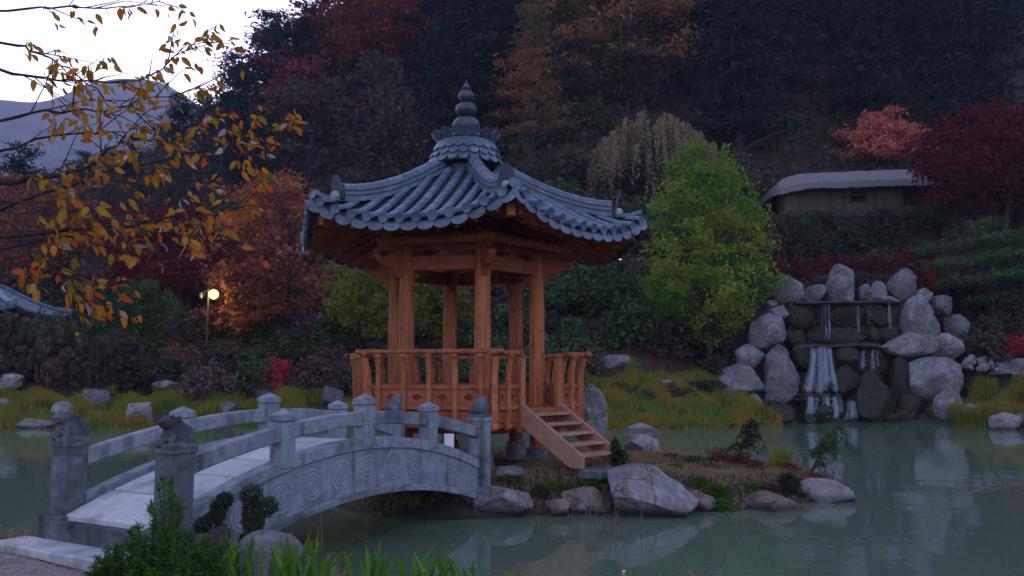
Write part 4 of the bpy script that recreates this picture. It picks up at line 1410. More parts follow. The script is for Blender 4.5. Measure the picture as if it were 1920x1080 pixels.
LM = {
    'pine': leafmat('dark_pine_needles', [(.016, .028, .028), (.028, .048, .042), (.045, .065, .052)], .1),
    'fir': leafmat('blue_green_fir', [(.015, .03, .034), (.028, .05, .054)], .1),
    'dull': leafmat('dull_brown_leaves', [(.06, .042, .045), (.10, .068, .062), (.075, .075, .052)], .25),
    'larch': leafmat('rust_larch_needles', [(.27, .115, .05), (.35, .165, .065), (.21, .11, .05)], .35, (.15, .12, .06), .15),
    'crim': leafmat('dull_crimson_leaves', [(.19, .045, .045), (.25, .07, .055), (.12, .04, .04)], .3),
    'dkred': leafmat('dark_red_maple', [(.105, .016, .026), (.17, .028, .04), (.07, .014, .02)], .3),
    'salm': leafmat('salmon_red_maple', [(.50, .14, .10), (.62, .21, .14), (.40, .10, .08)], .35),
    'orange': leafmat('orange_maple', [(.34, .11, .06), (.42, .17, .07), (.24, .075, .055)], .4, (.20, .065, .045), .3),
    'green': leafmat('yellow_green_leaves', [(.11, .22, .035), (.18, .31, .045), (.075, .16, .03)], .45, (.29, .33, .045), .32, 0),
    'ygreen': leafmat('fading_green_maple', [(.10, .16, .03), (.17, .20, .035), (.20, .13, .03)], .4),
    'willow': leafmat('tan_weeping_leaves', [(.34, .25, .14), (.46, .35, .18), (.26, .19, .14)], .35),
    'shrub': leafmat('purple_brown_shrub', [(.085, .052, .058), (.14, .08, .08), (.10, .08, .05)], .25, (.065, .07, .04), .4, .35),
    'gshrub': leafmat('dark_green_shrub', [(.035, .065, .032), (.06, .10, .042), (.085, .105, .05)], .2, None, .4, .35),
    'hedge': leafmat('wine_red_hedge', [(.095, .025, .033), (.13, .035, .04), (.075, .03, .03)], .25),
    'red': leafmat('bright_red_azalea', [(.34, .03, .05), (.45, .05, .07), (.24, .02, .04)], .3),
    'yel': leafmat('yellow_green_conifer', [(.13, .16, .03), (.19, .21, .04), (.09, .12, .03)], .2),
    'junip': leafmat('dark_juniper', [(.02, .035, .022), (.04, .06, .032), (.06, .07, .04)], .15),
    'fern': leafmat('fresh_green_fronds', [(.055, .12, .025), (.10, .18, .035), (.04, .085, .02)], .35),
    'sedge': leafmat('sedge_blades', [(.08, .17, .03), (.17, .26, .035), (.29, .27, .045)], .35, (.33, .23, .045), .9, 0),
    'lawn': leafmat('dry_lawn_blades', [(.30, .21, .10), (.22, .21, .08), (.42, .29, .16)], .3, (.31, .19, .11), .8, 0),
    'brownsh': leafmat('brown_dried_flowers', [(.10, .04, .03), (.16, .07, .045)], .25),
    'blade': leafmat('iris_blades', [(.075, .17, .025), (.13, .24, .035), (.05, .12, .02)], .4, None, 1, .35),
    'litter': leafmat('fallen_leaves', [(.25, .16, .10), (.36, .27, .18), (.2, .10, .06)], .2),
}
G = lambda s: np.random.default_rng(s)
BK, BKD = MT['bark'], MT['bark_dark']
def place(px, ytop, Y, extra=0.0):
    p = at(px, ytop, Y)
    z = Hs(p.x, Y)
    return Vector((p.x, Y, z - .05)), p.z - z + extra
def solo(name, label, px, ytop, Y, wpx, env, seed, leaf, cat='tree', group=None, dens=1.0, **kw):
    loc, h = place(px, ytop, Y)
    w = wpx / F * Y
    d = dict(nclump=int(150 * dens), per=34, sig=w * .045, L=.24, W=.15, leaf_m=LM[leaf], bark_m=BKD)
    d.update(kw)
    me = tree_meshes(name, h, w, env, G(seed), **d)
    return tree_obj(name, label, cat, group, me, loc)

# forest on the hill: eight shared tree shapes, copied singly
rs = 40
FT = {}
def ft(kind, n, **kw):
    FT[kind] = [tree_meshes('forest_' + kind, 1.0 * kw['hh'], kw['ww'], kw['env'], G(rs + 7 * i + len(FT) * 31), kw['nc'], kw['per'], kw['sig'], kw['L'], kw['W'], LM[kw['leaf']], BKD, kw.get('flatten', .5), kw.get('droop', .3), kw.get('flat', 0), limbs=kw.get('limbs', 14), layers=kw.get('layers', 0), lump=kw.get('lump', .35), shell=kw.get('shell', .55), trunk_top=kw.get('tt', .9)) for i in range(n)]
ft('pine', 3, hh=12, ww=6.0, env='cone', nc=130, per=36, sig=.40, L=.55, W=.12, leaf='pine', flatten=.35, flat=.4, layers=9, lump=.5)
ft('fir', 2, hh=13, ww=6.4, env='egg', nc=130, per=36, sig=.45, L=.55, W=.14, leaf='fir', flatten=.45, flat=.3, lump=.55)
ft('dull', 3, hh=9, ww=6.5, env='round', nc=120, per=22, sig=.38, L=.34, W=.2, leaf='dull', lump=.5, limbs=30)
ft('larch', 2, hh=14, ww=7.0, env='cone', nc=140, per=30, sig=.42, L=.42, W=.13, leaf='larch', flatten=.4, layers=10, droop=.5, lump=.6)
ft('crim', 2, hh=10, ww=8, env='spread', nc=130, per=30, sig=.42, L=.36, W=.22, leaf='crim', flatten=.4, lump=.5)
FLAB = {'pine': ('pine_tree', 'dark pine with layered boughs in the hillside forest', 'dark pines of the hillside forest'),
        'fir': ('fir_tree', 'dense dark blue-green fir in the hillside forest', 'dark firs of the hillside forest'),
        'dull': ('broadleaf_tree', 'thin dull brown broadleaf tree in the hillside forest', 'fading broadleaf trees of the hillside forest'),
        'larch': ('larch_tree', 'tall rust-orange larch in the hillside forest', 'rust larches of the hillside forest'),
        'crim': ('maple_tree', 'dusky crimson maple in the hillside forest', 'crimson maples of the hillside forest')}
fr = random.Random(11)
def zone(px, Y):
    if px < 170: return 'behind the cherry boughs'
    if px < 480: return 'left of the crimson maples'
    if px < 760: return 'left of the pavilion finial'
    if px < 980: return 'behind the pavilion finial'
    if px < 1110: return 'between the pavilion finial and the weeping tree'
    if px < 1340: return 'above the tan weeping tree'
    if px < 1560: return 'above the thatched roof'
    if px < 1760: return 'behind the salmon-red maple'
    return 'above the dark wine-red maple'
def bank_zone(px, Y):
    if px < 130: return 'below the tiled house'
    if px < 350: return 'around the cloud-pruned pine'
    if px < 520: return 'below the lit lamp'
    if px < 760: return 'below the rusty orange maple'
    if px < 1030: return 'seen through the pavilion columns'
    if px < 1200: return 'between the pavilion and the yellow-green tree'
    if px < 1440: return 'under the yellow-green tree'
    if px < 1760: return 'between the waterfall and the thatched house'
    return 'below the dark wine-red maple'
def forest(kind, x, y, hs):
    ms = FT[kind][fr.randrange(len(FT[kind]))]
    nm, lb, gp = FLAB[kind]
    zn = zone(960 + F * x / y, y)
    lb, gp = lb.replace('in the hillside forest', zn), gp + ' ' + zn
    s = hs * fr.uniform(.92, 1.3)
    tree_obj(nm, lb, 'tree', gp, ms, (x, y, Hs(x, y) - .2), fr.uniform(0, 6.28), (s * fr.uniform(.9, 1.15), s * fr.uniform(.9, 1.15), s))
for Yr in (57, 62, 67.5, 73.5, 80, 87, 95, 103.5, 113):
    half = Yr * .66
    step = 3.5 + Yr * .018
    x = -half
    while x < half:
        xx = x + fr.uniform(-1.4, 1.4); yy = Yr + fr.uniform(-3, 3)
        px = 960 + F * xx / yy
        u = fr.random()
        if px < 380: kind = 'dull' if u < .5 else 'pine' if u < .8 else 'fir'; sc_ = .62
        elif px < 520: kind = 'dull' if u < .55 else 'fir'; sc_ = .85
        elif px < 770: kind = 'crim' if (u < .28 and Yr > 70) else 'dull' if u < .7 else 'pine'; sc_ = .95
        elif px < 965: kind = 'pine' if u < .5 else 'fir' if u < .8 else 'dull'; sc_ = 1.0
        elif px < 1320: kind = ('larch' if u < .42 else 'dull' if u < .75 else 'pine') if Yr > 72 else ('larch' if u < .3 else 'dull'); sc_ = 1.0 if Yr > 72 else .8
        else: kind = 'pine' if u < .45 else 'fir' if u < .93 else 'dull'; sc_ = 1.05
        if not (px > 1380 and Yr < 55) and not (Yr < 60 and px < 700):
            forest(kind, xx, yy, sc_)
        x += step * (1.25 if kind in ('dull', 'crim') else 1.0)

# named trees
for px, Y_, s_ in ((1045, 60, 1.15), (1120, 63, 1.3), (1205, 60, 1.2), (1275, 66, 1.15), (1000, 70, 1.1)):
    p = at(px, 300, Y_); forest('larch', p.x, Y_, s_)
for px, Y_, s_ in ((600, 72, 1.1), (700, 68, 1.0), (560, 64, .85)):
    p = at(px, 300, Y_); forest('crim', p.x, Y_, s_)
solo('green_tree', 'bright yellow-green egg-shaped tree beside the pavilion roof', 1318, 270, 36.0, 262, 'egg', 1, 'green', dens=2.0, per=56, sig=.25, L=.18, W=.11, limbs=60, trunk_r=.13, lump=.2, shell=.5, flatten=.7)
solo('salmon_maple', 'salmon-red maple standing behind the thatched roof', 1650, 210, 54, 175, 'dome', 2, 'salm', dens=1.2, per=36, sig=.26, L=.30, W=.15, flatten=.6, lump=.12, limbs=40, droop=-.4)
solo('dark_red_maple', 'dark wine-red maple beside the thatched house', 1862, 208, 42, 300, 'spread', 3, 'dkred', dens=1.9, per=44, sig=.40, L=.24, W=.15, flatten=.45, lump=.3)
solo('orange_maple', 'rusty orange maple spreading behind the lit lamp', 535, 335, 41, 310, 'low', 4, 'orange', dens=1.5, per=38, sig=.36, L=.24, W=.15, flatten=.45, lump=.35, limbs=44)
solo('orange_maple', 'small orange maple lit by the yellow lamp globe', 462, 470, 38.5, 130, 'low', 24, 'orange', dens=.9, per=36, sig=.28, L=.2, W=.13, flatten=.45, lump=.35)
solo('crimson_maple', 'deep crimson maple left of the lit lamp', 330, 395, 42, 290, 'spread', 5, 'dkred', dens=1.4, per=38, sig=.42, L=.26, W=.16, flatten=.4, lump=.4)
solo('orange_maple', 'orange-red maple half hidden behind cherry branches', 60, 335, 48, 210, 'spread', 6, 'orange', dens=.9, per=36, sig=.42, L=.26, W=.16, flatten=.4)
solo('fading_maple', 'green maple turning yellow behind the pavilion', 705, 470, 36.5, 190, 'spread', 7, 'ygreen', dens=1.2, per=36, sig=.26, L=.19, W=.12, flatten=.5, lump=.35)
solo('fading_maple', 'small green maple seen between the pavilion columns', 830, 510, 38, 120, 'round', 17, 'ygreen', dens=.7, per=30, sig=.26, L=.19, W=.12)
solo('garden_pine', 'small dark cloud-pruned pine on the shrub bank', 275, 528, 34.4, 140, 'top', 8, 'gshrub', dens=.7, per=60, sig=.20, L=.2, W=.05, flatten=.5, trunk_r=.10, limbs=24, lump=.2)
solo('garden_pine', 'dark green spreading pine under the wine-red maple', 1850, 420, 37, 210, 'spread', 9, 'gshrub', dens=1.4, per=44, sig=.32, L=.24, W=.07, flatten=.35, layers=6, trunk_r=.12)
solo('evergreen_shrub_tree', 'dark evergreen bush tree right of the pavilion columns', 1100, 486, 38, 170, 'egg', 10, 'gshrub', dens=1.1, per=40, sig=.30, L=.2, W=.12, limbs=10)
solo('bare_tree', 'nearly bare grey tree above the pavilion roof', 990, 245, 52, 130, 'round', 15, 'dull', dens=.45, per=5, sig=.3, limbs=60, L=.2, W=.1, trunk_r=.11, bark_m=BK)
solo('bare_tree', 'nearly bare brown tree behind the fading maple', 770, 380, 46, 150, 'round', 16, 'dull', dens=.5, per=8, sig=.3, limbs=60, L=.2, W=.1, trunk_r=.11)
# weeping tree
def weeping(px, ytop, Y, wpx, seed):
    loc, h = place(px, ytop, Y)
    w = wpx / F * Y
    rng = G(seed)
    py = random.Random(seed)
    mb = MB()
    mb.tube([(0, 0, -.3), (.1, .05, h * .3), (-.1, .1, h * .6), (0, 0, h * .85)], [.17, .13, .09, .03], 8)
    C = []
    for i in range(120):
        an = py.uniform(0, 6.28)
        r = w / 2 * math.sqrt(py.uniform(.02, 1)) * (1 + .18 * math.sin(3 * an + 1))
        zt = h * (1.0 - .38 * (2 * r / w) ** 2 + py.uniform(-.08, .02))
        s = Vector((0, 0, h * py.uniform(.4, .8)))
        e = Vector((r * math.cos(an), r * math.sin(an), zt))
        mb.tube([s, s.lerp(e, .6) + Vector((0, 0, .3)), e], [.035, .02, .008], 4, False)
        for k in range(3):
            dx, dy = py.gauss(0, .22), py.gauss(0, .22)
            ln = py.uniform(.25, .55) * h * .8
            pts = [e + Vector((dx * t + .25 * math.cos(an) * t, dy * t + .25 * math.sin(an) * t, -ln * t * t - .1 * t)) for t in (0, .35, .7, 1)]
            mb.tube(pts, [.007, .006, .005, .003], 3, False)
            for t in np.linspace(.05, 1, 34):
                C.append(e + Vector((dx * t + .25 * math.cos(an) * t, dy * t + .25 * math.sin(an) * t, -ln * t * t - .1 * t)) + Vector((py.gauss(0, .06), py.gauss(0, .06), py.gauss(0, .05))))
    V, Q = leaves(np.array([tuple(c) for c in C]), .20, .06, rng, droop=1.6)
    r = empty('weeping_tree', loc, 0, 'tan weeping tree with hanging branches behind the yellow-green tree', 'tree')
    link('trunk', mb.mesh('weeping_trunk', BK, True), None, r)
    link('crown', mesh_np('weeping_crown', V, Q, LM['willow']), None, r)
weeping(1222, 212, 50, 250, 21)

# shrubs: shared dome meshes, copied singly
SH = {}
def shrub_meshes(kind, leaf, n, L, W, per=24, nc=60, env='dome', flatten=.7, hh=1.0, ww=1.3, sig=.10):
    out_ = []
    for i in range(n):
        out_.append(tree_meshes('shrub_' + kind, hh, ww, env, G(200 + i + 10 * len(SH)), nc, per, sig, L, W, LM[leaf], BKD, flatten, 0, 0, trunk_r=.025, limbs=16, shell=.4, lump=.2, trunk_top=.55, bend=.02))
    SH[kind] = out_
shrub_meshes('brown', 'shrub', 4, .12, .07)
shrub_meshes('green', 'gshrub', 4, .12, .07)
shrub_meshes('red', 'red', 2, .11, .07)
shrub_meshes('yel', 'yel', 2, .12, .035, env='cone', ww=1.1)
shrub_meshes('hedge', 'hedge', 2, .11, .07)
def shrub(kind, x, y, w, h, name, label, group, rz=None, z=None):
    if 'on the bank behind the pond' in label:
        zn = bank_zone(960 + F * x / y, y)
        label, group = label.replace('on the bank behind the pond', zn), group + ' ' + zn
    ms = SH[kind][fr.randrange(len(SH[kind]))]
    r = empty(name, (x, y, (Hs(x, y) if z is None else z) - .04), fr.uniform(0, 6.28), label, 'shrub', group)
    r.scale = (w / 1.3, w / 1.3, h)
    link('foliage', ms[1], None, r)
    link('stems', ms[0], None, r)
    return r
sp = random.Random(3)
for Yr in (33.5, 35, 36.7, 38.6, 40.8, 43.2, 46, 49.5, 53.5, 57.5):
    x = -Yr * .66
    while x < Yr * .66:
        yy = Yr + sp.uniform(-.8, .8); xx = x + sp.uniform(-.6, .6)
        px = 960 + F * xx / yy
        w = sp.uniform(1.5, 2.6) * (1 + (Yr - 33) * .03)
        x += w * .8
        if xx > 9 and yy < 37.5 and xx < 20: continue
        if xx > 3 and yy < 34.5: continue
        if px > 1500 and px < 1800 and 51 < yy: continue
        if 1380 < px < 1760 and 48.2 < yy < 53.2: continue
        u = sp.random()
        if px < 900: kind = 'brown' if u < .72 else 'green'
        elif px < 1300: kind = 'green' if u < .6 else 'brown'
        else: kind = 'brown' if u < .9 else 'green'
        if kind == 'brown':
            shrub('brown', xx, yy, w, w * sp.uniform(.5, .85), 'shrub', 'rounded purple-brown shrub on the bank behind the pond', 'purple-brown shrubs of the bank')
        else:
            shrub('green', xx, yy, w, w * sp.uniform(.5, .9), 'evergreen_shrub', 'rounded dark green shrub on the bank behind the pond', 'dark green shrubs of the bank')
for i in range(15):
    px = 1425 + i * 24
    p = at(px, 398 + sp.uniform(-6, 8), 47.4)
    shrub('brown' if i % 3 else 'green', p.x, 47.4 + sp.uniform(-.3, .3), 1.9, max(.5, p.z - Hs(p.x, 47.4)), 'terrace_shrub', 'rounded shrub in the row right under the thatched house wall', 'shrub row under the thatched house')
for px, pyt, w in ((-20, 585, 2.4), (30, 590, 2.4), (78, 588, 2.2), (118, 592, 2.0)):
    p = at(px, pyt, 34.2)
    shrub('brown', p.x, 34.2, w, max(.5, p.z - Hs(p.x, 34.2)), 'tall_shrub', 'tall purple-brown shrub hiding the wall of the tiled house', 'tall shrubs before the tiled house')
for px, Y_, w in ((1215, 31.2, .8), (1250, 32.0, 1.0), (1290, 31.6, .8), (1310, 32.6, 1.1), (1160, 31.8, .9), (1340, 33.0, 1.0)):
    p = at(px, 700, Y_)
    shrub('brown', p.x, Y_, w, w * .55, 'low_shrub', 'low brown shrub poking through the golden sedge bank', 'low shrubs in the golden sedge bank')
# clipped wine-red hedge above the falls
for i in range(11):
    px = 1462 + i * 28
    p = at(px, 520, 39.5)
    shrub('hedge', p.x, 39.5 + sp.uniform(-.2, .2), 1.5, at(px, 486 if i < 9 else 478, 39.5).z - Hs(p.x, 39.5), 'hedge_shrub', 'clipped wine-red hedge shrub in a row above the waterfall', 'wine-red hedge row')
for px, py, Y_, w, lb in ((1745, 482, 39, 1.1, 'bright red azalea at the end of the wine-red hedge'), (1912, 622, 34.5, 1.5, 'scarlet shrub beside the long grey boulder'), (518, 672, 34, 1.5, 'small crimson azalea on the shrub bank behind the bridge')):
    p = at(px, py, Y_)
    shrub('red', p.x, Y_, w, max(.5, p.z - Hs(p.x, Y_)), 'azalea', lb, None)
for px, py, Y_, w, lb in ((362, 695, 33.0, 1.4, 'yellow-green cone conifer rising from the reeds'), (176, 680, 33.8, .9, 'small yellow-green cone conifer among purple shrubs'), (1186, 672, 33.2, 1.0, 'round yellow-green bush beside the pale flat slab')):
    p = at(px, py, Y_)
    shrub('yel', p.x, Y_, w, max(.5, p.z - Hs(p.x, Y_)), 'dwarf_conifer', lb, None)

# blades of grass
def blades(name, P, hgt, wid, leaf, seed, lean=.35, parent=None):
    rng = G(seed)
    n = len(P)
    an = rng.uniform(0, 2 * np.pi, n)
    side = np.stack([np.cos(an), np.sin(an), np.zeros(n)], 1)
    ln = rng.uniform(-1, 1, (n, 2)) * lean
    h = (hgt * rng.uniform(.5, 1.2, n) * (.82 + .34 * np.sin(P[:, 0] * 2.7 + np.sin(P[:, 1] * 3.3)) * np.cos(P[:, 1] * 2.2 + P[:, 0])))[:, None]
    w = (wid * rng.uniform(.6, 1.2, n))[:, None]
    L_ = np.concatenate([ln, np.zeros((n, 1))], 1) * h
    up = np.array([0, 0, 1.0])
    b0, b1 = P - side * w / 2, P + side * w / 2
    m0, m1 = P + L_ * .35 + up * h * .6 - side * w * .42, P + L_ * .35 + up * h * .6 + side * w * .42
    tp = P + L_ + up * h * .97
    V = np.stack([b0, b1, m1, m0, tp], 1).reshape(-1, 3)
    i = np.arange(n) * 5
    T = np.concatenate([np.stack([i, i + 1, i + 2], 1), np.stack([i, i + 2, i + 3], 1), np.stack([i + 3, i + 2, i + 4], 1)])
    return link(name, mesh_np(name, V, T, LM[leaf]), None, parent)
def scatter(n, x0, x1, y0, y1, seed, cond):
    rng = G(seed)
    x, y = rng.uniform(x0, x1, n), rng.uniform(y0, y1, n)
    k = cond(x, y)
    x, y = x[k], y[k]
    return np.stack([x, y, H(x, y) - .01], 1)
def tufty(x, y, f=1.1): return (np.sin(x * f * 2.3 + np.sin(y * 1.9)) + np.sin(y * f * 3.1 + np.sin(x * 1.3 * f)) > -.35)
def shore(lo, hi, holes=1):
    def c(x, y):
        s = poly_sd(POND, x, y)
        return (s > lo) & (s < hi) & (tufty(x, y) if holes else True) & (y > 24)
    return c
P = scatter(120000, -22, -2.5, 29.5, 34.5, 31, shore(-.25, 2.6))
tag(blades('reed_grass', P, .62, .035, 'sedge', 1), 'yellow-green and orange sedge growing along the far shore', 'grass', None, 'stuff')
P = scatter(60000, 2.8, 10.6, 28.5, 35, 32, lambda x, y: shore(-.2, 3.2, 0)(x, y) & (np.sin(x * 3.7 + np.sin(y * 2.9)) + np.sin(y * 4.3 + np.sin(x * 3.1)) > -.9))
tag(blades('reed_grass', P, .50, .032, 'sedge', 2), 'golden green sedge bank between the pavilion and the falls', 'grass', None, 'stuff')
P = scatter(40000, 17.3, 22, 27.5, 34, 33, shore(-.1, 2.8))
tag(blades('reed_grass', P, .75, .04, 'sedge', 3), 'tall yellow-green grass on the shore right of the falls', 'grass', None, 'stuff')
def isl(x, y): return (poly_sd(ISLE, x, y) < -.05) & (np.hypot(x - PAV.x, y - PAV.y) > 1.2)
P = scatter(60000, -3.9, 5.8, 11.3, 18.5, 34, isl)
tag(blades('island_lawn', P, .10, .014, 'lawn', 4, .9), 'short straw-coloured grass covering the island', 'grass', None, 'stuff')
P = scatter(30000, -14, 10, 4.2, 11, 35, lambda x, y: (poly_sd(POND, x, y) > .0) & (poly_sd(np.array(pth, float), x, y) > .05) & (np.abs((x - BC.x) * BR.x + (y - BC.y) * BR.y) > .75))
tag(blades('bank_grass', P, .13, .014, 'lawn', 5, .9), 'short grass on the near bank of the pond', 'grass', None, 'stuff')
P = scatter(110000, -50, 60, 33, 60, 36, lambda x, y: poly_sd(POND, x, y) > 2.2)
P[:, 2] -= .03
tag(blades('bank_brush', P, .42, .05, 'brownsh', 6, .9), 'dull brown brush covering the bank and lower hillside', 'undergrowth', None, 'stuff')

rng_ = G(90)
X_ = rng_.uniform(-80, 85, 60000); Y_2 = 52 + 70 * rng_.uniform(0, 1, 60000) ** 1.5
kk = np.abs(X_) < Y_2 * .72
X_, Y_2 = X_[kk], Y_2[kk]
C = np.stack([X_, Y_2, H(X_, Y_2) + rng_.uniform(0, 1, len(X_)) ** 2 * 2.6 - .1], 1)
C = cluster(C, .35, 2, rng_)
V, Q = leaves(C, .45, .24, rng_, .2)
tag(link('forest_undergrowth', mesh_np('forest_undergrowth', V, Q, LM['dull'])), 'dark brown undergrowth between the hillside trees', 'undergrowth', None, 'stuff')
# ------------------------------------------------------------------ plants on the island
def weeping_conifer(px0, py0, px1, py1, Y, seed, label, lean=0.0, leaf='junip'):
    a, t = at((px0 + px1) / 2, py1, Y), at((px0 + px1) / 2, py0, Y)
    w, h = (px1 - px0) / F * Y, t.z - Hs(a.x, Y)
    py = random.Random(seed)
    mb = MB()
    stem = [Vector((lean * w * (tt - .3) * .9, 0, h * tt)) for tt in (-.08, .3, .6, .85, .97)]
    mb.tube(stem, [.03, .026, .02, .014, .005], 6)
    C = []
    for i in range(34):
        tt = py.uniform(.25, .97)
        s = Vector((lean * w * (tt - .3) * .9, 0, h * tt))
        an = py.uniform(0, 6.28)
        r = w * .5 * py.uniform(.35, 1.0) * (1.1 - .5 * tt)
        ln = h * py.uniform(.15, .5) * tt
        for k in range(26):
            q = k / 25
            C.append(s + Vector((r * math.cos(an) * q ** .7 + py.gauss(0, .02), r * math.sin(an) * q ** .7 + py.gauss(0, .02), .06 * h * math.sin(q * 3.1) - ln * q * q + py.gauss(0, .02))))
    V, Q = leaves(np.array([tuple(c) for c in C]), .085, .022, G(seed), droop=1.0)
    r = empty('weeping_conifer', (a.x, Y, Hs(a.x, Y)), 0, label, 'shrub')
    link('stem', mb.mesh('stem', BKD, True), None, r)
    link('foliage', mesh_np('foliage', V, Q, LM[leaf]), None, r)
weeping_conifer(1134, 818, 1192, 920, 12.0, 1, 'dark weeping juniper at the foot of the stairs', -.2)
weeping_conifer(1488, 795, 1578, 892, 13.6, 2, 'leaning weeping conifer hooked over at the island tip', .75, 'gshrub')
weeping_conifer(1350, 786, 1432, 862, 15.6, 3, 'dark sprawling spruce behind the brown flowers', .5)
def mini(kind, px, pyt, Y, w, name, label, group=None):
    p = at(px, pyt, Y)
    return shrub(kind, p.x, Y, w, max(.12, p.z - Hs(p.x, Y)), name, label, group)
SH['brownfl'] = [tree_meshes('brown_flower', 1.0, 1.3, 'dome', G(700 + i), 50, 14, .12, .16, .05, LM['brownsh'], BKD, .8, 0, 0, trunk_r=.03, limbs=24, trunk_top=.5, bend=.02) for i in range(2)]
SH['junip'] = [tree_meshes('juniper', 1.0, 1.3, 'dome', G(720 + i), 70, 30, .10, .15, .05, LM['junip'], BKD, .8, 0, 0, trunk_r=.03, limbs=10, trunk_top=.5, bend=.02) for i in range(2)]
SH['fern'] = [tree_meshes('fern', 1.0, 1.3, 'dome', G(740 + i), 60, 20, .12, .16, .05, LM['fern'], BKD, .8, 0, 0, trunk_r=.02, limbs=10, trunk_top=.5, bend=.02) for i in range(2)]
for px, py, Y_, w in ((1350, 836, 14.4, .55), (1392, 842, 14.0, .6), (1330, 862, 13.6, .4), (1420, 858, 13.6, .4)):
    mini('brownfl', px, py, Y_, w, 'dried_flowers', 'clump of dried brown flowers on the island lawn', 'dried brown flowers')
mini('junip', 1478, 884, 12.6, .42, 'dwarf_juniper', 'low dark dwarf juniper beside the broad pink stone')
mini('junip', 1012, 904, 11.7, .30, 'dwarf_juniper', 'small dark juniper beside the blocky boulder at the bridge')
for px, py, Y_, w in ((1345, 905, 12.0, .5), (1310, 900, 12.3, .4), (1405, 898, 12.4, .5), (955, 885, 12.0, .5), (1040, 900, 12.0, .45), (1355, 930, 11.65, .3), (1100, 895, 12.0, .5)):
    mini('fern', px, py, Y_, w, 'ground_cover_plant', 'low green ground-cover plant near the island edge', 'green ground cover of the island')
for px, py, Y_, w in ((1150, 905, 12.1, .4), (1220, 868, 13.6, .45), (1270, 872, 13.2, .5), (1300, 850, 14.6, .5), (1440, 900, 12.3, .4), (1475, 862, 13.6, .45), (1260, 845, 15.2, .5), (1180, 862, 14.4, .4), (1530, 880, 13.0, .4)):
    mini('fern' if (px // 10) % 3 else 'brownfl', px, py, Y_, w, 'garden_perennial', 'low fading perennial growing in the island lawn', 'perennials on the island lawn')
def tuft(px, py0, Y, w, seed, label, n=160, leaf='sedge'):
    p = at(px, py0, Y)
    rng = G(seed)
    b = rng.normal(size=(n, 2)) * w * .16
    P_ = np.concatenate([b, np.full((n, 1), -.02)], 1)
    o = blades('grass_tuft', P_, max(.15, p.z - Hs(p.x, Y)), .018, leaf, seed, .8)
    o.location = (p.x, Y, Hs(p.x, Y))
    tag(o, label, 'grass tuft')
tuft(1462, 820, 13.8, .5, 51, 'golden grass tuft between the spruce and leaning conifer')
tuft(1240, 838, 16.2, .5, 52, 'thin green tuft behind the dry lawn', 60)
tuft(18, 975, 9.6, .5, 53, 'dry straw tuft on the bank left of the bridge', 90, 'lawn')
# garden spotlight on a stake
p = on_z(1389, 905, .36)
st_ = empty('garden_spotlight', (p.x, p.y, Hs(p.x, p.y)), 0, 'small black garden spotlight on a stake on the island lawn', 'spotlight')
MB().tube([(0, 0, -.05), (0, 0, .19)], .012, 8).build('stake', MT['metal_dark'], st_)
MB().tube([(0, .05, .20), (0, -.05, .225)], [.03, .04], 12).build('lamp_head', MT['metal_dark'], st_, smooth=True)
# reeds standing in the water in front of the split boulder
def stalks(cx, Y, n, h, seed, label, spread=.35):
    r = empty('water_reeds', (cx, Y, 0), 0, label, 'reeds')
    py = random.Random(seed)
    for i in range(n):
        x, y = py.gauss(0, spread), py.gauss(0, .15)
        l, hh = py.uniform(-.15, .15), h * py.uniform(.6, 1.1)
        MB().tube([(x, y, -.3), (x + l * .3, y, hh * .6), (x + l, y, hh)], [.006, .005, .002], 4).build('stalk', LMAT_STALK, r)
LMAT_STALK = surface('dry_reed_stalk', [(.3, (.10, .08, .035)), (.7, (.17, .13, .06))], scale=8, bump=0)
p = on_z(1100, 1000, 0)
stalks(p.x, p.y, 9, .55, 4, 'sparse thin reeds standing in the water by the split boulder')
p = on_z(620, 1040, 0)
stalks(p.x, 7.6, 6, .75, 5, 'sparse thin reeds in the water under the bridge arch', .3)
# leaves drifting on the pond
rng = G(77)
P = []
for cx, cy, sx, sy, n in ((1830, 915, 90, 6, 60), (1700, 1000, 220, 45, 16), (1350, 1000, 250, 40, 12), (1640, 850, 160, 20, 24), (1000, 1040, 120, 30, 6)):
    for i in range(n):
        q = on_z(cx + rng.normal() * sx * .6, min(1075, cy + rng.normal() * sy * .6), .006)
        if poly_sd(ISLE, np.array([q.x]), np.array([q.y]))[0] > .3: P.append(tuple(q))
P = np.array(P)
n = len(P)
an = rng.uniform(0, 6.28, n)
a = np.stack([np.cos(an), np.sin(an), np.zeros(n)], 1); b = np.stack([-np.sin(an), np.cos(an), np.zeros(n)], 1)
s = rng.uniform(.03, .06, (n, 1))
V = np.stack([P - a * s, P + b * s * .5, P + a * s, P - b * s * .5], 1).reshape(-1, 3)
tag(link('floating_leaves', mesh_np('floating_leaves', V, np.arange(4 * n).reshape(n, 4), LM['litter'])), 'fallen leaves drifting on the pond surface', 'leaves', None, 'stuff')
# leaf litter on the path
P = []
for i in range(130):
    x, y = rng.uniform(-5.4, -2.6), rng.uniform(4.5, 6.8)
    if poly_sd(np.array(pth, float), np.array([x]), np.array([y]))[0] < 0: P.append((x, y, Hs(x, y) + .02))
P = np.array(P); n = len(P)
an = rng.uniform(0, 6.28, n)
a = np.stack([np.cos(an), np.sin(an), rng.uniform(-.2, .2, n)], 1); b = np.stack([-np.sin(an), np.cos(an), np.zeros(n)], 1)
V = np.stack([P - a * .035, P + b * .018, P + a * .035, P - b * .018], 1).reshape(-1, 3)
tag(link('path_litter', mesh_np('path_litter', V, np.arange(4 * n).reshape(n, 4), LM['litter'])), 'fallen leaves scattered on the gravel path', 'leaves', None, 'stuff')

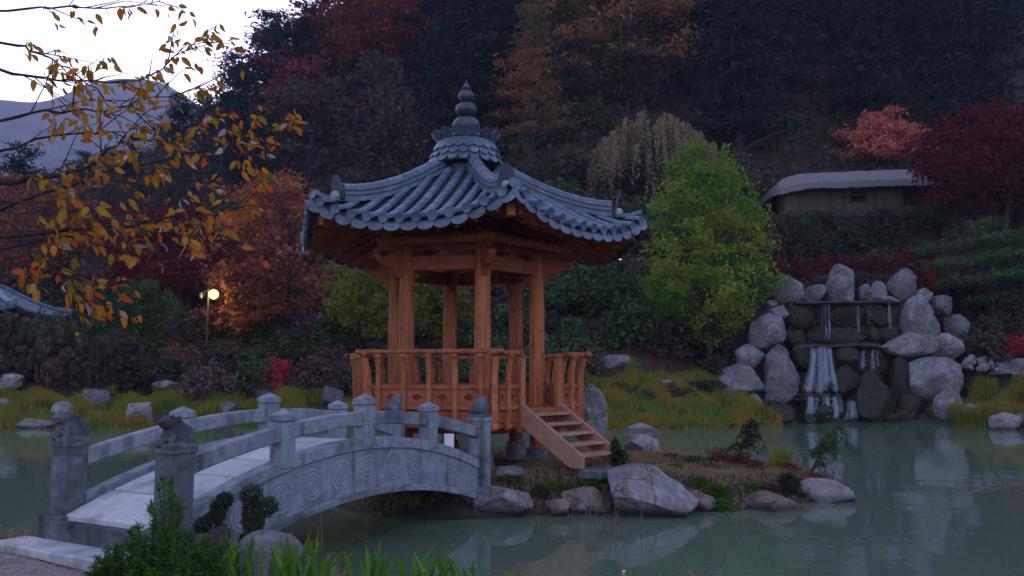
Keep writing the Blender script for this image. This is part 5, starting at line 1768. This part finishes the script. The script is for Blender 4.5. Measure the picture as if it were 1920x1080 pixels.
# ------------------------------------------------------------------ near bank plants
rock((432, 990, 580, 1078), 6.35, 'rock_grey', 'rounded mossy boulder on the near bank below the bridge', sub=4, planes=3, rough=.09, sink=.35)
rock((596, 1062, 650, 1100), 6.3, 'rock_pink', 'small reddish stone half hidden by iris leaves', sub=3)
def fronds(px, pyt, Y, w, seed, label, n=60, leaf='fern', name='feathery_shrub', wid=.16):
    p = at(px, pyt, Y)
    z0 = Hs(p.x, Y)
    h = p.z - z0
    py = random.Random(seed)
    mb = MB(); C = []; A = []
    for i in range(n):
        an = py.uniform(0, 6.28); r = w * .5 * py.uniform(.2, 1); hh = h * py.uniform(.45, 1.0) * (1.05 - .45 * (2 * r / w) ** 2)
        pts = [Vector((r * math.cos(an) * t ** .9, r * math.sin(an) * t ** .9, hh * (1.25 * t - .25 * t ** 4))) for t in (0, .3, .6, .85, 1)]
        mb.tube(pts, [.006, .005, .004, .003, .001], 4, False)
        for k in range(46):
            t = .3 + .7 * k / 45
            i0_ = min(3, int(t * 4)); q = pts[i0_].lerp(pts[i0_ + 1], t * 4 - i0_)
            rad_ = wid * .5 * (1.15 - t)
            g_ = py.uniform(0, 6.28)
            C.append((q.x + rad_ * math.cos(g_) * py.random(), q.y + rad_ * math.sin(g_) * py.random(), q.z + py.gauss(0, .015)))
            A.append((math.cos(g_), math.sin(g_), .5))
    V, Q = leaves(np.array(C), .075, .012, G(seed), droop=0, radial=np.array(A))
    r_ = empty(name, (p.x, Y, z0 - .02), 0, label, 'shrub')
    link('stems', mb.mesh('stems', BKD, True), None, r_)
    link('foliage', mesh_np('foliage', V, Q, LM[leaf]), None, r_)
fronds(325, 850, 6.35, .34, 61, 'light green feathery fronds climbing before the bridge post', 16, wid=.12)
fronds(285, 970, 5.9, .74, 62, 'bright green feathery shrub at the path edge', 52)
fronds(235, 1010, 5.7, .60, 64, 'low fresh green shrub beside the gravel path', 50)
fronds(375, 1000, 5.8, .60, 63, 'low green fern-like shrub below the bridge post', 50)
def topiary(px, pyt, Y, w, seed, label):
    p = at(px, pyt, Y)
    z0 = Hs(p.x, Y)
    h = p.z - z0
    py = random.Random(seed)
    mb = MB(); C = []
    for i in range(7):
        t = .35 + .62 * i / 6
        c = Vector((py.uniform(-.32, .32) * w, py.uniform(-.3, .3) * w, h * t))
        mb.tube([(0, 0, -.05), Vector((c.x * .4, c.y * .4, c.z * .55)), c], [.018, .014, .008], 6, False)
        for k in range(420):
            d = Vector((py.gauss(0, 1), py.gauss(0, 1), py.gauss(0, .8))).normalized() * (w * .27) * py.uniform(.55, 1)
            C.append(tuple(c + d))
    V, Q = leaves(np.array(C), .045, .012, G(seed), 0)
    r_ = empty('juniper_bonsai', (p.x, Y, z0 - .02), 0, label, 'shrub')
    link('stem', mb.mesh('stem', BKD, True), None, r_)
    link('foliage', mesh_np('foliage', V, Q, LM['junip']), None, r_)
topiary(482, 920, 6.5, .34, 71, 'dark clipped juniper with rounded pads below the bridge arch')
topiary(402, 928, 6.6, .26, 72, 'small dark clipped juniper between the fronds and its larger twin')
rock((372, 985, 430, 1050), 6.55, 'rock_dark', 'dark stone between the two clipped junipers', sub=3)

# iris plants: every blade a leaf of its own
def iris_blade(seed):
    py = random.Random(seed)
    mb = MB()
    n = 7
    bend = py.uniform(-.14, .14); curl = py.uniform(.0, .12)
    for i in range(n + 1):
        t = i / n
        w = .0135 * (1 - t ** 3.2) * (.75 + .5 * math.sin(t * 2.6)) + .0012
        c = Vector((bend * t * t, curl * t ** 3, t))
        mb.v += [(c.x - w / 1, c.y, c.z), (c.x, c.y + .004, c.z), (c.x + w / 1, c.y, c.z)]
    for i in range(n):
        b = 3 * i
        mb.f += [(b, b + 1, b + 4, b + 3), (b + 1, b + 2, b + 5, b + 4)]
    me = mb.mesh('blade', None, True)
    me.materials.append(LM['blade'])
    return me
bm_ = [iris_blade(i) for i in range(8)]
py = random.Random(19)
def iris(px, pyt, Y, n, spread, label, group):
    p = at(px, pyt, Y)
    z0 = max(Hs(p.x, Y), -.1)
    r = empty('iris_clump', (p.x, Y, z0 - .02), 0, label, 'iris', group)
    for i in range(n):
        hh = (p.z - z0) * py.uniform(.68, 1.05)
        link('blade', bm_[py.randrange(8)], None, r, loc=(py.gauss(0, spread), py.gauss(0, .07), 0), rot=(py.gauss(0, .07), py.gauss(0, .07), py.uniform(-.7, .7)), scale=(py.uniform(.8, 1.3), 1, hh))
for px, pyt, Y_, n in ((470, 985, 6.1, 16), (525, 1000, 6.0, 14), (560, 990, 6.05, 12), (610, 1030, 6.1, 10), (655, 1026, 6.2, 9), (705, 1014, 6.25, 11), (760, 1030, 6.2, 7), (810, 1016, 6.3, 9), (845, 1032, 6.25, 5), (900, 1050, 6.2, 4), (965, 1066, 6.15, 4), (1240, 1066, 6.2, 4), (1190, 1070, 6.15, 3), (430, 1010, 6.0, 8)):
    iris(px, pyt, Y_, int(n * 1.25), .09, 'clump of upright green iris blades at the near water edge', 'iris clumps along the near bank')

# ------------------------------------------------------------------ lamps
def emis(name, col, st):
    m = bpy.data.materials.new(name)
    m.use_nodes = True
    b = m.node_tree.nodes['Principled BSDF']
    b.inputs['Base Color'].default_value = (*col, 1)
    b.inputs['Emission Color'].default_value = (*col, 1)
    b.inputs['Emission Strength'].default_value = st
    return m
MT['globe'] = emis('lit_lamp_globe', (1.0, .70, .20), .20)
MT['globe_off'] = surface('unlit_lamp_globe', [(.3, (.05, .048, .04)), (.7, (.09, .08, .07))], scale=4, rough=.3, bump=0)
YL = 37.0
pg = at(401, 552, YL)
zb = Hs(pg.x - .25, YL)
lamp = empty('street_lamp', (pg.x - .25, YL, zb), 0, 'dark pole lamp with one lit yellow globe among the maples', 'lamp')
hp_ = pg.z - zb
MB().tube([(0, 0, -.2), (0, 0, .4), (0, 0, hp_ + .25)], [.07, .055, .045], 10).build('pole', MT['metal_dark'], lamp, smooth=True)
MB().tube([(-.32, 0, hp_ + .02), (-.2, 0, hp_ + .14), (0, 0, hp_ + .16), (.14, 0, hp_ + .14), (.25, 0, hp_ + .10)], .02, 8).build('arm', MT['metal_dark'], lamp, smooth=True)
gl = MB().lathe([(.03 if abs(t) == 90 else .23 * math.cos(R(t)), .23 * math.sin(R(t))) for t in range(-90, 91, 15)], 20).build('globe', MT['globe'], lamp, smooth=True, loc=(.25, -.02, hp_))
MB().lathe([(.05, .20), (.10, .22), (.05, .27)], 12).build('globe_cap', MT['metal_dark'], lamp, loc=(.25, -.02, hp_))
MB().lathe([(.02, -.16), (.08, -.12), (.09, 0), (.06, .12), (.02, .15)], 12).build('side_lantern', MT['globe_off'], lamp, smooth=True, loc=(-.34, 0, hp_ - .05))
ld = bpy.data.lights.new('lamp_light', 'POINT')
ld.energy = 16; ld.color = (1.0, .66, .22); ld.shadow_soft_size = .24
lo = bpy.data.objects.new('lamp_light', ld); COL.objects.link(lo); lo.parent = lamp; lo.location = (.25, -.32, hp_ - .02)
pg = at(1163, 480, 40)
zb = Hs(pg.x, 40)
lamp = empty('garden_lamp', (pg.x, 40, zb), 0, 'slim garden lamp with a small lit tube right of the eaves', 'lamp')
MB().tube([(0, 0, -.1), (0, 0, pg.z - zb - .2)], .03, 8).build('pole', MT['metal_dark'], lamp)
MB().lathe([(.05, 0), (.06, .03), (.06, .40), (.03, .44)], 12).build('lit_tube', emis('warm_lamp_tube', (1.0, .75, .35), .16), lamp, smooth=True, loc=(0, 0, pg.z - zb - .2))
MB().lathe([(.09, .445), (.10, .46), (.02, .52)], 12).build('cap', MT['metal_dark'], lamp, loc=(0, 0, pg.z - zb - .2))

# ------------------------------------------------------------------ thatched house on the hill
YH = 50.5
pc = at(1590, 405, YH)
hz = pc.z - .1
house = empty('thatched_house', (pc.x, YH, hz), R(-9), 'low mud-walled house with grey thatched roof on the hillside', 'house')
W_, D_ = 8.6, 4.2
WALL = 1.75
n, m_ = 70, 40
RX, RY = 5.15, 3.0
vs, fs = [], []
hr = random.Random(2)
def thz(x, y):
    ex = max(0, (abs(x) - (RX - 2.2)) / 2.2); ey = abs(y) / RY
    k = (max(ex, ey) ** 2.2 * .5 + .5 * max(ex, ey))
    z = 1.28 * (1 - k)
    z += .10 * noise.noise(Vector((x * 1.1, y * 1.1, 3))) + .05 * noise.noise(Vector((x * 3, y * 3, 1)))
    z -= .25 * max(0, (-x - 2.0) / 3.15) ** 1.2
    return z
for sgn in (0, 1):
    for i in range(n + 1):
        for j in range(m_ + 1):
            a_, b_ = 2 * i / n - 1, 2 * j / m_ - 1
            x, y = a_ * RX, b_ * RY
            f_ = 1 - .12 * (abs(a_) ** 4) * (abs(b_) ** 4)
            rag = (.06 * noise.noise(Vector((x * 4, y * 4, 7)))) if max(abs(a_), abs(b_)) > .97 else 0
            z = thz(x, y) + WALL - .05 + rag - (0 if sgn == 0 else (.40 + .07 * noise.noise(Vector((x * 3, y * 3, 9)))))
            vs.append((x * f_, y * f_, z))
st0 = (n + 1) * (m_ + 1)
ix = lambda s, i, j: s * st0 + i * (m_ + 1) + j
for i in range(n):
    for j in range(m_):
        fs.append((ix(0, i, j), ix(0, i + 1, j), ix(0, i + 1, j + 1), ix(0, i, j + 1)))
        fs.append((ix(1, i, j), ix(1, i, j + 1), ix(1, i + 1, j + 1), ix(1, i + 1, j)))
for i in range(n):
    for j in (0, m_): fs.append((ix(0, i, j), ix(0, i + 1, j), ix(1, i + 1, j), ix(1, i, j)))
for j in range(m_):
    for i in (0, n): fs.append((ix(0, i, j), ix(0, i, j + 1), ix(1, i, j + 1), ix(1, i, j)))
MB().add(vs, fs).build('roof', MT['thatch'], house, smooth=True)
wy = -D_ / 2
# front wall around the window opening
wx0, wx1, wz0, wz1 = -.35, .55, .55, 1.2
for nm, c, s_ in (('wall', ((-W_ / 2 + wx0) / 2, wy, .6), (W_ / 2 + wx0, .18, 2.4)), ('wall', ((W_ / 2 - 1.6 + wx1) / 2 - 0, wy, .6), (W_ / 2 - 1.6 - wx1, .18, 2.4)),
                  ('wall', ((wx0 + wx1) / 2, wy, (wz1 + 1.8) / 2), (wx1 - wx0, .18, 1.8 - wz1)), ('wall', ((wx0 + wx1) / 2, wy, (wz0 - .6) / 2), (wx1 - wx0, .18, wz0 + .6)),
                  ('wall', (-W_ / 2 + .09, 0, .6), (.18, D_ - .2, 2.4)), ('wall', (W_ / 2 - .09, 0, .6), (.18, D_ - .2, 2.4)), ('wall', (0, -wy, .6), (W_, .18, 2.4)), ('wall', (W_ / 2 - 1.6 - .05, -D_ / 2 + .75, .6), (.12, 1.3, 2.4)), ('wall', (W_ / 2 - .9, -.7, .6), (1.6, .12, 2.4))):
    MB().box(c, s_).build(nm, MT['mud'], house)
fr_ = MB()
for c, s_ in ((((wx0 + wx1) / 2, wy - .08, wz1 + .04), (wx1 - wx0 + .2, .1, .08)), (((wx0 + wx1) / 2, wy - .08, wz0 - .04), (wx1 - wx0 + .2, .1, .08)), ((wx0 - .05, wy - .08, (wz0 + wz1) / 2), (.1, .1, wz1 - wz0)), ((wx1 + .05, wy - .08, (wz0 + wz1) / 2), (.1, .1, wz1 - wz0))):
    fr_.box(c, s_)
fr_.build('window_frame', MT['old_wood'], house)
MB().box(((wx0 + wx1) / 2, wy + .3, (wz0 + wz1) / 2), (1.5, .05, 1.1)).build('room_shade_sheet', MT['room_shade'], house)  # added dark sheet behind the opening, standing in for the unlit interior
for x in (-4.2, -3.3, -2.35, -1.5, -.75, 1.1, 2.55, 4.2):
    MB().box((x, wy - .13, .55), (.15, .12, 2.35)).build('post', MT['old_wood'], house)
MB().box((0, wy - .20, 1.66), (W_, .1, .16)).build('eave_beam', MT['old_wood'], house)
MB().box((-1.2, wy - .14, .98), (4.6, .07, .09)).build('cross_beam', MT['old_wood'], house)
MB().box((.3, -.1, -.35), (W_ + 1.2, D_ + 1.0, .7)).build('stone_footing', MT['rock_dark'], house)

# ------------------------------------------------------------------ tiled house at the left edge
YT = 37.5
pc = at(-88, 590, YT)
ez = pc.z
gz0 = Hs(pc.x, YT)
th = empty('tiled_house', (pc.x, YT, gz0), R(6), 'timber house with blue-grey tiled hip roof behind the left shrubs', 'house')
EX, EY, EH = 4.1, 2.9, ez - gz0
def trz(x, y):
    k = max((abs(x) - 1.6) / (EX - 1.6), abs(y) / EY)
    k = max(0, min(1, k))
    return EH + 1.45 * (1 - k) ** 1.25 + .28 * (abs(x) / EX * abs(y) / EY) ** 3
n, m_ = 32, 24
vs, fs = [], []
for s in (0, 1):
    for i in range(n + 1):
        for j in range(m_ + 1):
            x, y = EX * (2 * i / n - 1), EY * (2 * j / m_ - 1)
            vs.append((x, y, trz(x, y) - .16 * s))
st0 = (n + 1) * (m_ + 1)
ix = lambda s, i, j: s * st0 + i * (m_ + 1) + j
for i in range(n):
    for j in range(m_):
        fs += [(ix(0, i, j), ix(0, i + 1, j), ix(0, i + 1, j + 1), ix(0, i, j + 1)), (ix(1, i, j), ix(1, i, j + 1), ix(1, i + 1, j + 1), ix(1, i + 1, j))]
for i in range(n):
    for j in (0, m_): fs.append((ix(0, i, j), ix(0, i + 1, j), ix(1, i + 1, j), ix(1, i, j)))
for j in range(m_):
    for i in (0, n): fs.append((ix(0, i, j), ix(0, i, j + 1), ix(1, i, j + 1), ix(1, i, j)))
rf = MB().add(vs, fs).build('roof', MT['tile_dark'], th, smooth=True)
ribs = MB()
for i in range(26):
    x = -EX + .15 + (2 * EX - .3) * i / 25
    y0 = 0 if abs(x) < 1.6 else EY * (abs(x) - 1.6) / (EX - 1.6)
    for s in (-1, 1):
        ys = [s * (y0 + (EY + .03 - y0) * t / 7) for t in range(8)]
        ribs.tube([(x, y, trz(x, y) + .03) for y in ys], .075, 6)
for i in range(17):
    y = -EY + .15 + (2 * EY - .3) * i / 16
    x0 = 1.6 + (EX - 1.6) * abs(y) / EY
    for s in (-1, 1):
        xs_ = [s * (x0 + (EX + .03 - x0) * t / 6) for t in range(7)]
        ribs.tube([(x, y, trz(x, y) + .03) for x in xs_], .075, 6)
tag(ribs.build('tile_rows', MT['tile'], rf, smooth=True), kind='stuff')
MB().tube([(-1.8, 0, EH + 1.55), (0, 0, EH + 1.48), (1.8, 0, EH + 1.55)], .16, 8).build('ridge', MT['tile'], rf, smooth=True)
for sx in (-1, 1):
    for sy in (-1, 1):
        MB().tube([(sx * (1.6 + (EX - 1.6) * t), sy * EY * t, trz(sx * (1.6 + (EX - 1.6) * t), sy * EY * t) + .12) for t in (0, .25, .5, .75, 1)], .13, 8).build('hip_ridge', MT['tile'], rf, smooth=True)
for c, s_ in (((0, -2.0, (EH - .1) / 2 - .2), (6, .16, EH + .3)), ((0, 2.0, (EH - .1) / 2 - .2), (6, .16, EH + .3)), ((2.92, 0, (EH - .1) / 2 - .2), (.16, 3.84, EH + .3)), ((-2.92, 0, (EH - .1) / 2 - .2), (.16, 3.84, EH + .3))):
    MB().box(c, s_).build('wall', MT['mud'], th)
for x in (-2.9, -1, 1, 2.9):
    MB().box((x, -2.12, EH / 2 - .2), (.18, .1, EH + .3)).build('post', MT['old_wood'], th)

# ------------------------------------------------------------------ cherry tree whose boughs hang into the picture
CL = {
    'ochre': leafmat('ochre_cherry_leaf', [(.36, .18, .03), (.44, .24, .035)], .45, None, 1, .35),
    'orange': leafmat('orange_cherry_leaf', [(.46, .14, .028), (.54, .20, .035)], .45, None, 1, .3),
    'red': leafmat('red_cherry_leaf', [(.46, .075, .03), (.52, .10, .035)], .4, None, 1, .3),
    'olive': leafmat('olive_cherry_leaf', [(.24, .22, .035), (.30, .27, .04)], .45, None, 1, .35),
    'pale': leafmat('pale_leaf_underside', [(.42, .33, .27), (.48, .38, .32)], .3, None, 1, .25),
}
def cherry_leaf(seed, leaf):
    py = random.Random(seed)
    mb = MB()
    n = 6
    fold = py.uniform(.1, .35); curl = py.uniform(-1.0, 1.0)
    for i in range(n + 1):
        t = i / n
        w = .25 * math.sin(math.pi * t ** .8) ** .8 * (1 - .25 * t) + .004
        x = t
        z = curl * (t - .5) ** 2 - .25 * curl
        mb.v += [(x, -w, z + fold * w), (x, 0, z), (x, w, z + fold * w)]
    for i in range(n):
        b = 3 * i
        mb.f += [(b, b + 1, b + 4, b + 3), (b + 1, b + 2, b + 5, b + 4)]
    mb.tube([(-.22, 0, -.25 * curl + .25 * curl), (0, 0, 0)], .008, 3, False)
    me = mb.mesh('leaf', None, True)
    me.materials.append(CL[leaf])
    return me
CLM = {k: [cherry_leaf(i * 7 + len(k), k) for i in range(4)] for k in CL}
tpos = Vector((-4.9, 3.4, 0)); tpos.z = Hs(tpos.x, tpos.y)
ch = empty('cherry_tree', tpos, 0, 'cherry tree with yellow and orange autumn leaves overhanging the path', 'tree')
MB().tube([(0, 0, -.2), (.05, 0, .5), (-.05, .1, 1.2), (.1, .1, 1.9), (.05, .15, 2.7), (.2, .2, 3.6), (.1, .3, 4.6)], [.17, .13, .12, .11, .09, .06, .02], 12).build('trunk', MT['bark_dark'], ch, smooth=True)
py = random.Random(29)
# main boughs as photo pixels with distance; the first point of each is joined to the trunk
BG = [
    (.026, [(-60, 345, 3.6), (60, 336, 3.6), (150, 318, 3.6), (215, 275, 3.6), (255, 233, 3.6)]),
    (.012, [(-60, 130, 3.7), (60, 140, 3.7), (150, 150, 3.75), (260, 148, 3.8), (330, 105, 3.85), (385, 72, 3.9)]),
    (.010, [(-40, 20, 3.9), (100, 12, 3.9), (200, 16, 3.95), (270, 10, 3.95), (312, -6, 4.0)]),
    (.012, [(-60, 230, 3.5), (80, 210, 3.5), (190, 205, 3.5), (290, 185, 3.55), (380, 165, 3.6)]),
    (.014, [(-60, 395, 3.8), (90, 360, 3.8), (220, 318, 3.85), (350, 290, 3.9), (450, 262, 4.0), (545, 228, 4.1)]),
    (.016, [(-60, 445, 3.5), (100, 432, 3.5), (240, 424, 3.55), (350, 398, 3.6), (430, 358, 3.65), (498, 318, 3.7)]),
    (.011, [(-60, 470, 3.7), (120, 440, 3.7), (280, 420, 3.75), (400, 408, 3.8), (465, 382, 3.85)]),
    (.018, [(-60, 528, 3.5), (40, 526, 3.5), (105, 502, 3.5), (170, 480, 3.55), (250, 462, 3.6)]),
    (.010, [(-40, 410, 3.4), (60, 470, 3.4), (120, 520, 3.4), (172, 572, 3.4)]),
    (.010, [(-50, 290, 3.9), (70, 262, 3.9), (180, 250, 3.9), (300, 262, 3.95), (390, 245, 4.0), (440, 232, 4.0)]),
    (.011, [(-50, 75, 3.6), (60, 95, 3.6), (130, 130, 3.6), (200, 185, 3.6), (300, 225, 3.65)]),
    (.009, [(-50, 372, 3.4), (80, 395, 3.4), (200, 405, 3.4), (330, 445, 3.45), (420, 432, 3.5)]),
]
nleaf = 0
LIMIT = 292
spots = []
for bi, (r0, pp) in enumerate(BG):
    P_ = [at(*q) - tpos for q in pp]
    j = Vector((.05, .1, min(3.4, max(1.0, P_[0].z - .15))))
    pts = [j, (j + P_[0]) / 2 + Vector((0, 0, .06))] + P_
    # smooth
    dense = []
    for a_, b_, c_, d_ in zip([pts[0]] + pts[:-2], pts[:-1], pts[1:], pts[2:] + [pts[-1]]):
        for t in (0, .25, .5, .75):
            dense.append(.5 * ((2 * b_) + (c_ - a_) * t + (2 * a_ - 5 * b_ + 4 * c_ - d_) * t * t + (3 * b_ - a_ - 3 * c_ + d_) * t ** 3) + Vector((py.gauss(0, .006), py.gauss(0, .006), py.gauss(0, .006))))
    dense.append(pts[-1])
    k = len(dense)
    mb = MB()
    mb.tube(dense, [max(.0022, r0 * 1.05 * (1 - .93 * (i / (k - 1)) ** .8)) * (1 + .12 * math.sin(i * 2.1)) for i in range(k)], 7)
    # side twigs
    tw = []
    for i in range(11, k - 1):
        if py.random() < .9:
            d = (dense[i + 1] - dense[i - 1]).normalized()
            side = Vector((py.gauss(0, .5), py.gauss(0, .6), py.gauss(0, .75))).normalized()
            ln = py.uniform(.10, .34)
            e_ = dense[i] + (d * .8 + side * .65).normalized() * ln
            m1 = dense[i].lerp(e_, .5) + Vector((0, 0, py.uniform(-.01, .03)))
            mb.tube([dense[i], m1, e_], [.0032, .0024, .0012], 4, False)
            tw += [(m1, d), (e_, d), (dense[i].lerp(e_, .75), d)]
    bo = mb.build('bough', MT['bark_dark'], ch, smooth=True)
    cand = [(dense[i], (dense[min(i + 1, k - 1)] - dense[i - 1]).normalized()) for i in range(12, k)] + tw + [(dense[-1], (dense[-1] - dense[-2]).normalized())] * 3
    for q, d in cand:
        for _ in range(py.choice((0, 1, 1, 2, 3, 4))): spots.append((bo, q + Vector((py.gauss(0, .012), py.gauss(0, .012), py.gauss(0, .012))), d, bi))
py.shuffle(spots)
rest = {}
for bo, q, d, bi in spots:
    wq = q + tpos
    px = 960 + F * wq.x / wq.y
    pz = 705 - F * (wq.z - 1.9) / wq.y
    if px < -15 or pz < -20 or px > 560: continue
    u = py.random()
    red = .15 + max(0, min(1, (px - 300) / 200)) * .75 + max(0, min(1, (pz - 300) / 250)) * .45
    if u < .06: kd = 'pale'
    elif u < .06 + .5 * red: kd = 'orange'
    elif u < .06 + .68 * red: kd = 'red'
    elif u < .80: kd = 'ochre'
    elif u < .9 : kd = 'orange'
    else: kd = 'olive'
    s = py.triangular(.024, .078, .044)
    dirv = (d * py.uniform(0, .8) + Vector((py.gauss(0, .45), py.gauss(0, .45), py.uniform(-1.3, -.1)))).normalized()
    yv = dirv.cross(Vector((py.gauss(0, 1), py.gauss(0, 1), py.gauss(0, 1)))).normalized()
    zv = dirv.cross(yv)
    o_ = q + dirv * s * .22
    M4 = Matrix(((dirv.x * s, yv.x * s, zv.x * s, o_.x), (dirv.y * s, yv.y * s, zv.y * s, o_.y), (dirv.z * s, yv.z * s, zv.z * s, o_.z), (0, 0, 0, 1)))
    me = CLM[kd][py.randrange(4)]
    if nleaf < LIMIT:
        link('leaf', me, None, bo, mtx=M4)
    else:
        rest.setdefault(kd, MB()).add([M4 @ v.co for v in me.vertices], [tuple(f_.vertices) for f_ in me.polygons])
    nleaf += 1

for kd, mb in rest.items():
    tag(mb.build('small_leaves', CL[kd], ch, smooth=True), kind='stuff')

# ------------------------------------------------------------------ evening haze in the valley air
m = bpy.data.materials.new('evening_haze')
m.use_nodes = True
nt = m.node_tree
nt.nodes.remove(nt.nodes['Principled BSDF'])
pv = nt.nodes.new('ShaderNodeVolumePrincipled')
pv.inputs['Color'].default_value = (.72, .76, 1.0, 1)
pv.inputs['Density'].default_value = .00052
nt.links.new(pv.outputs[0], nt.nodes['Material Output'].inputs['Volume'])
hb = MB().box((0, 0, 0), (3600, 3600, 640)).build('haze', m, None, loc=(-100, 1000, 316))
tag(hb, 'thin pale evening haze filling the valley air', 'haze', None, 'stuff')
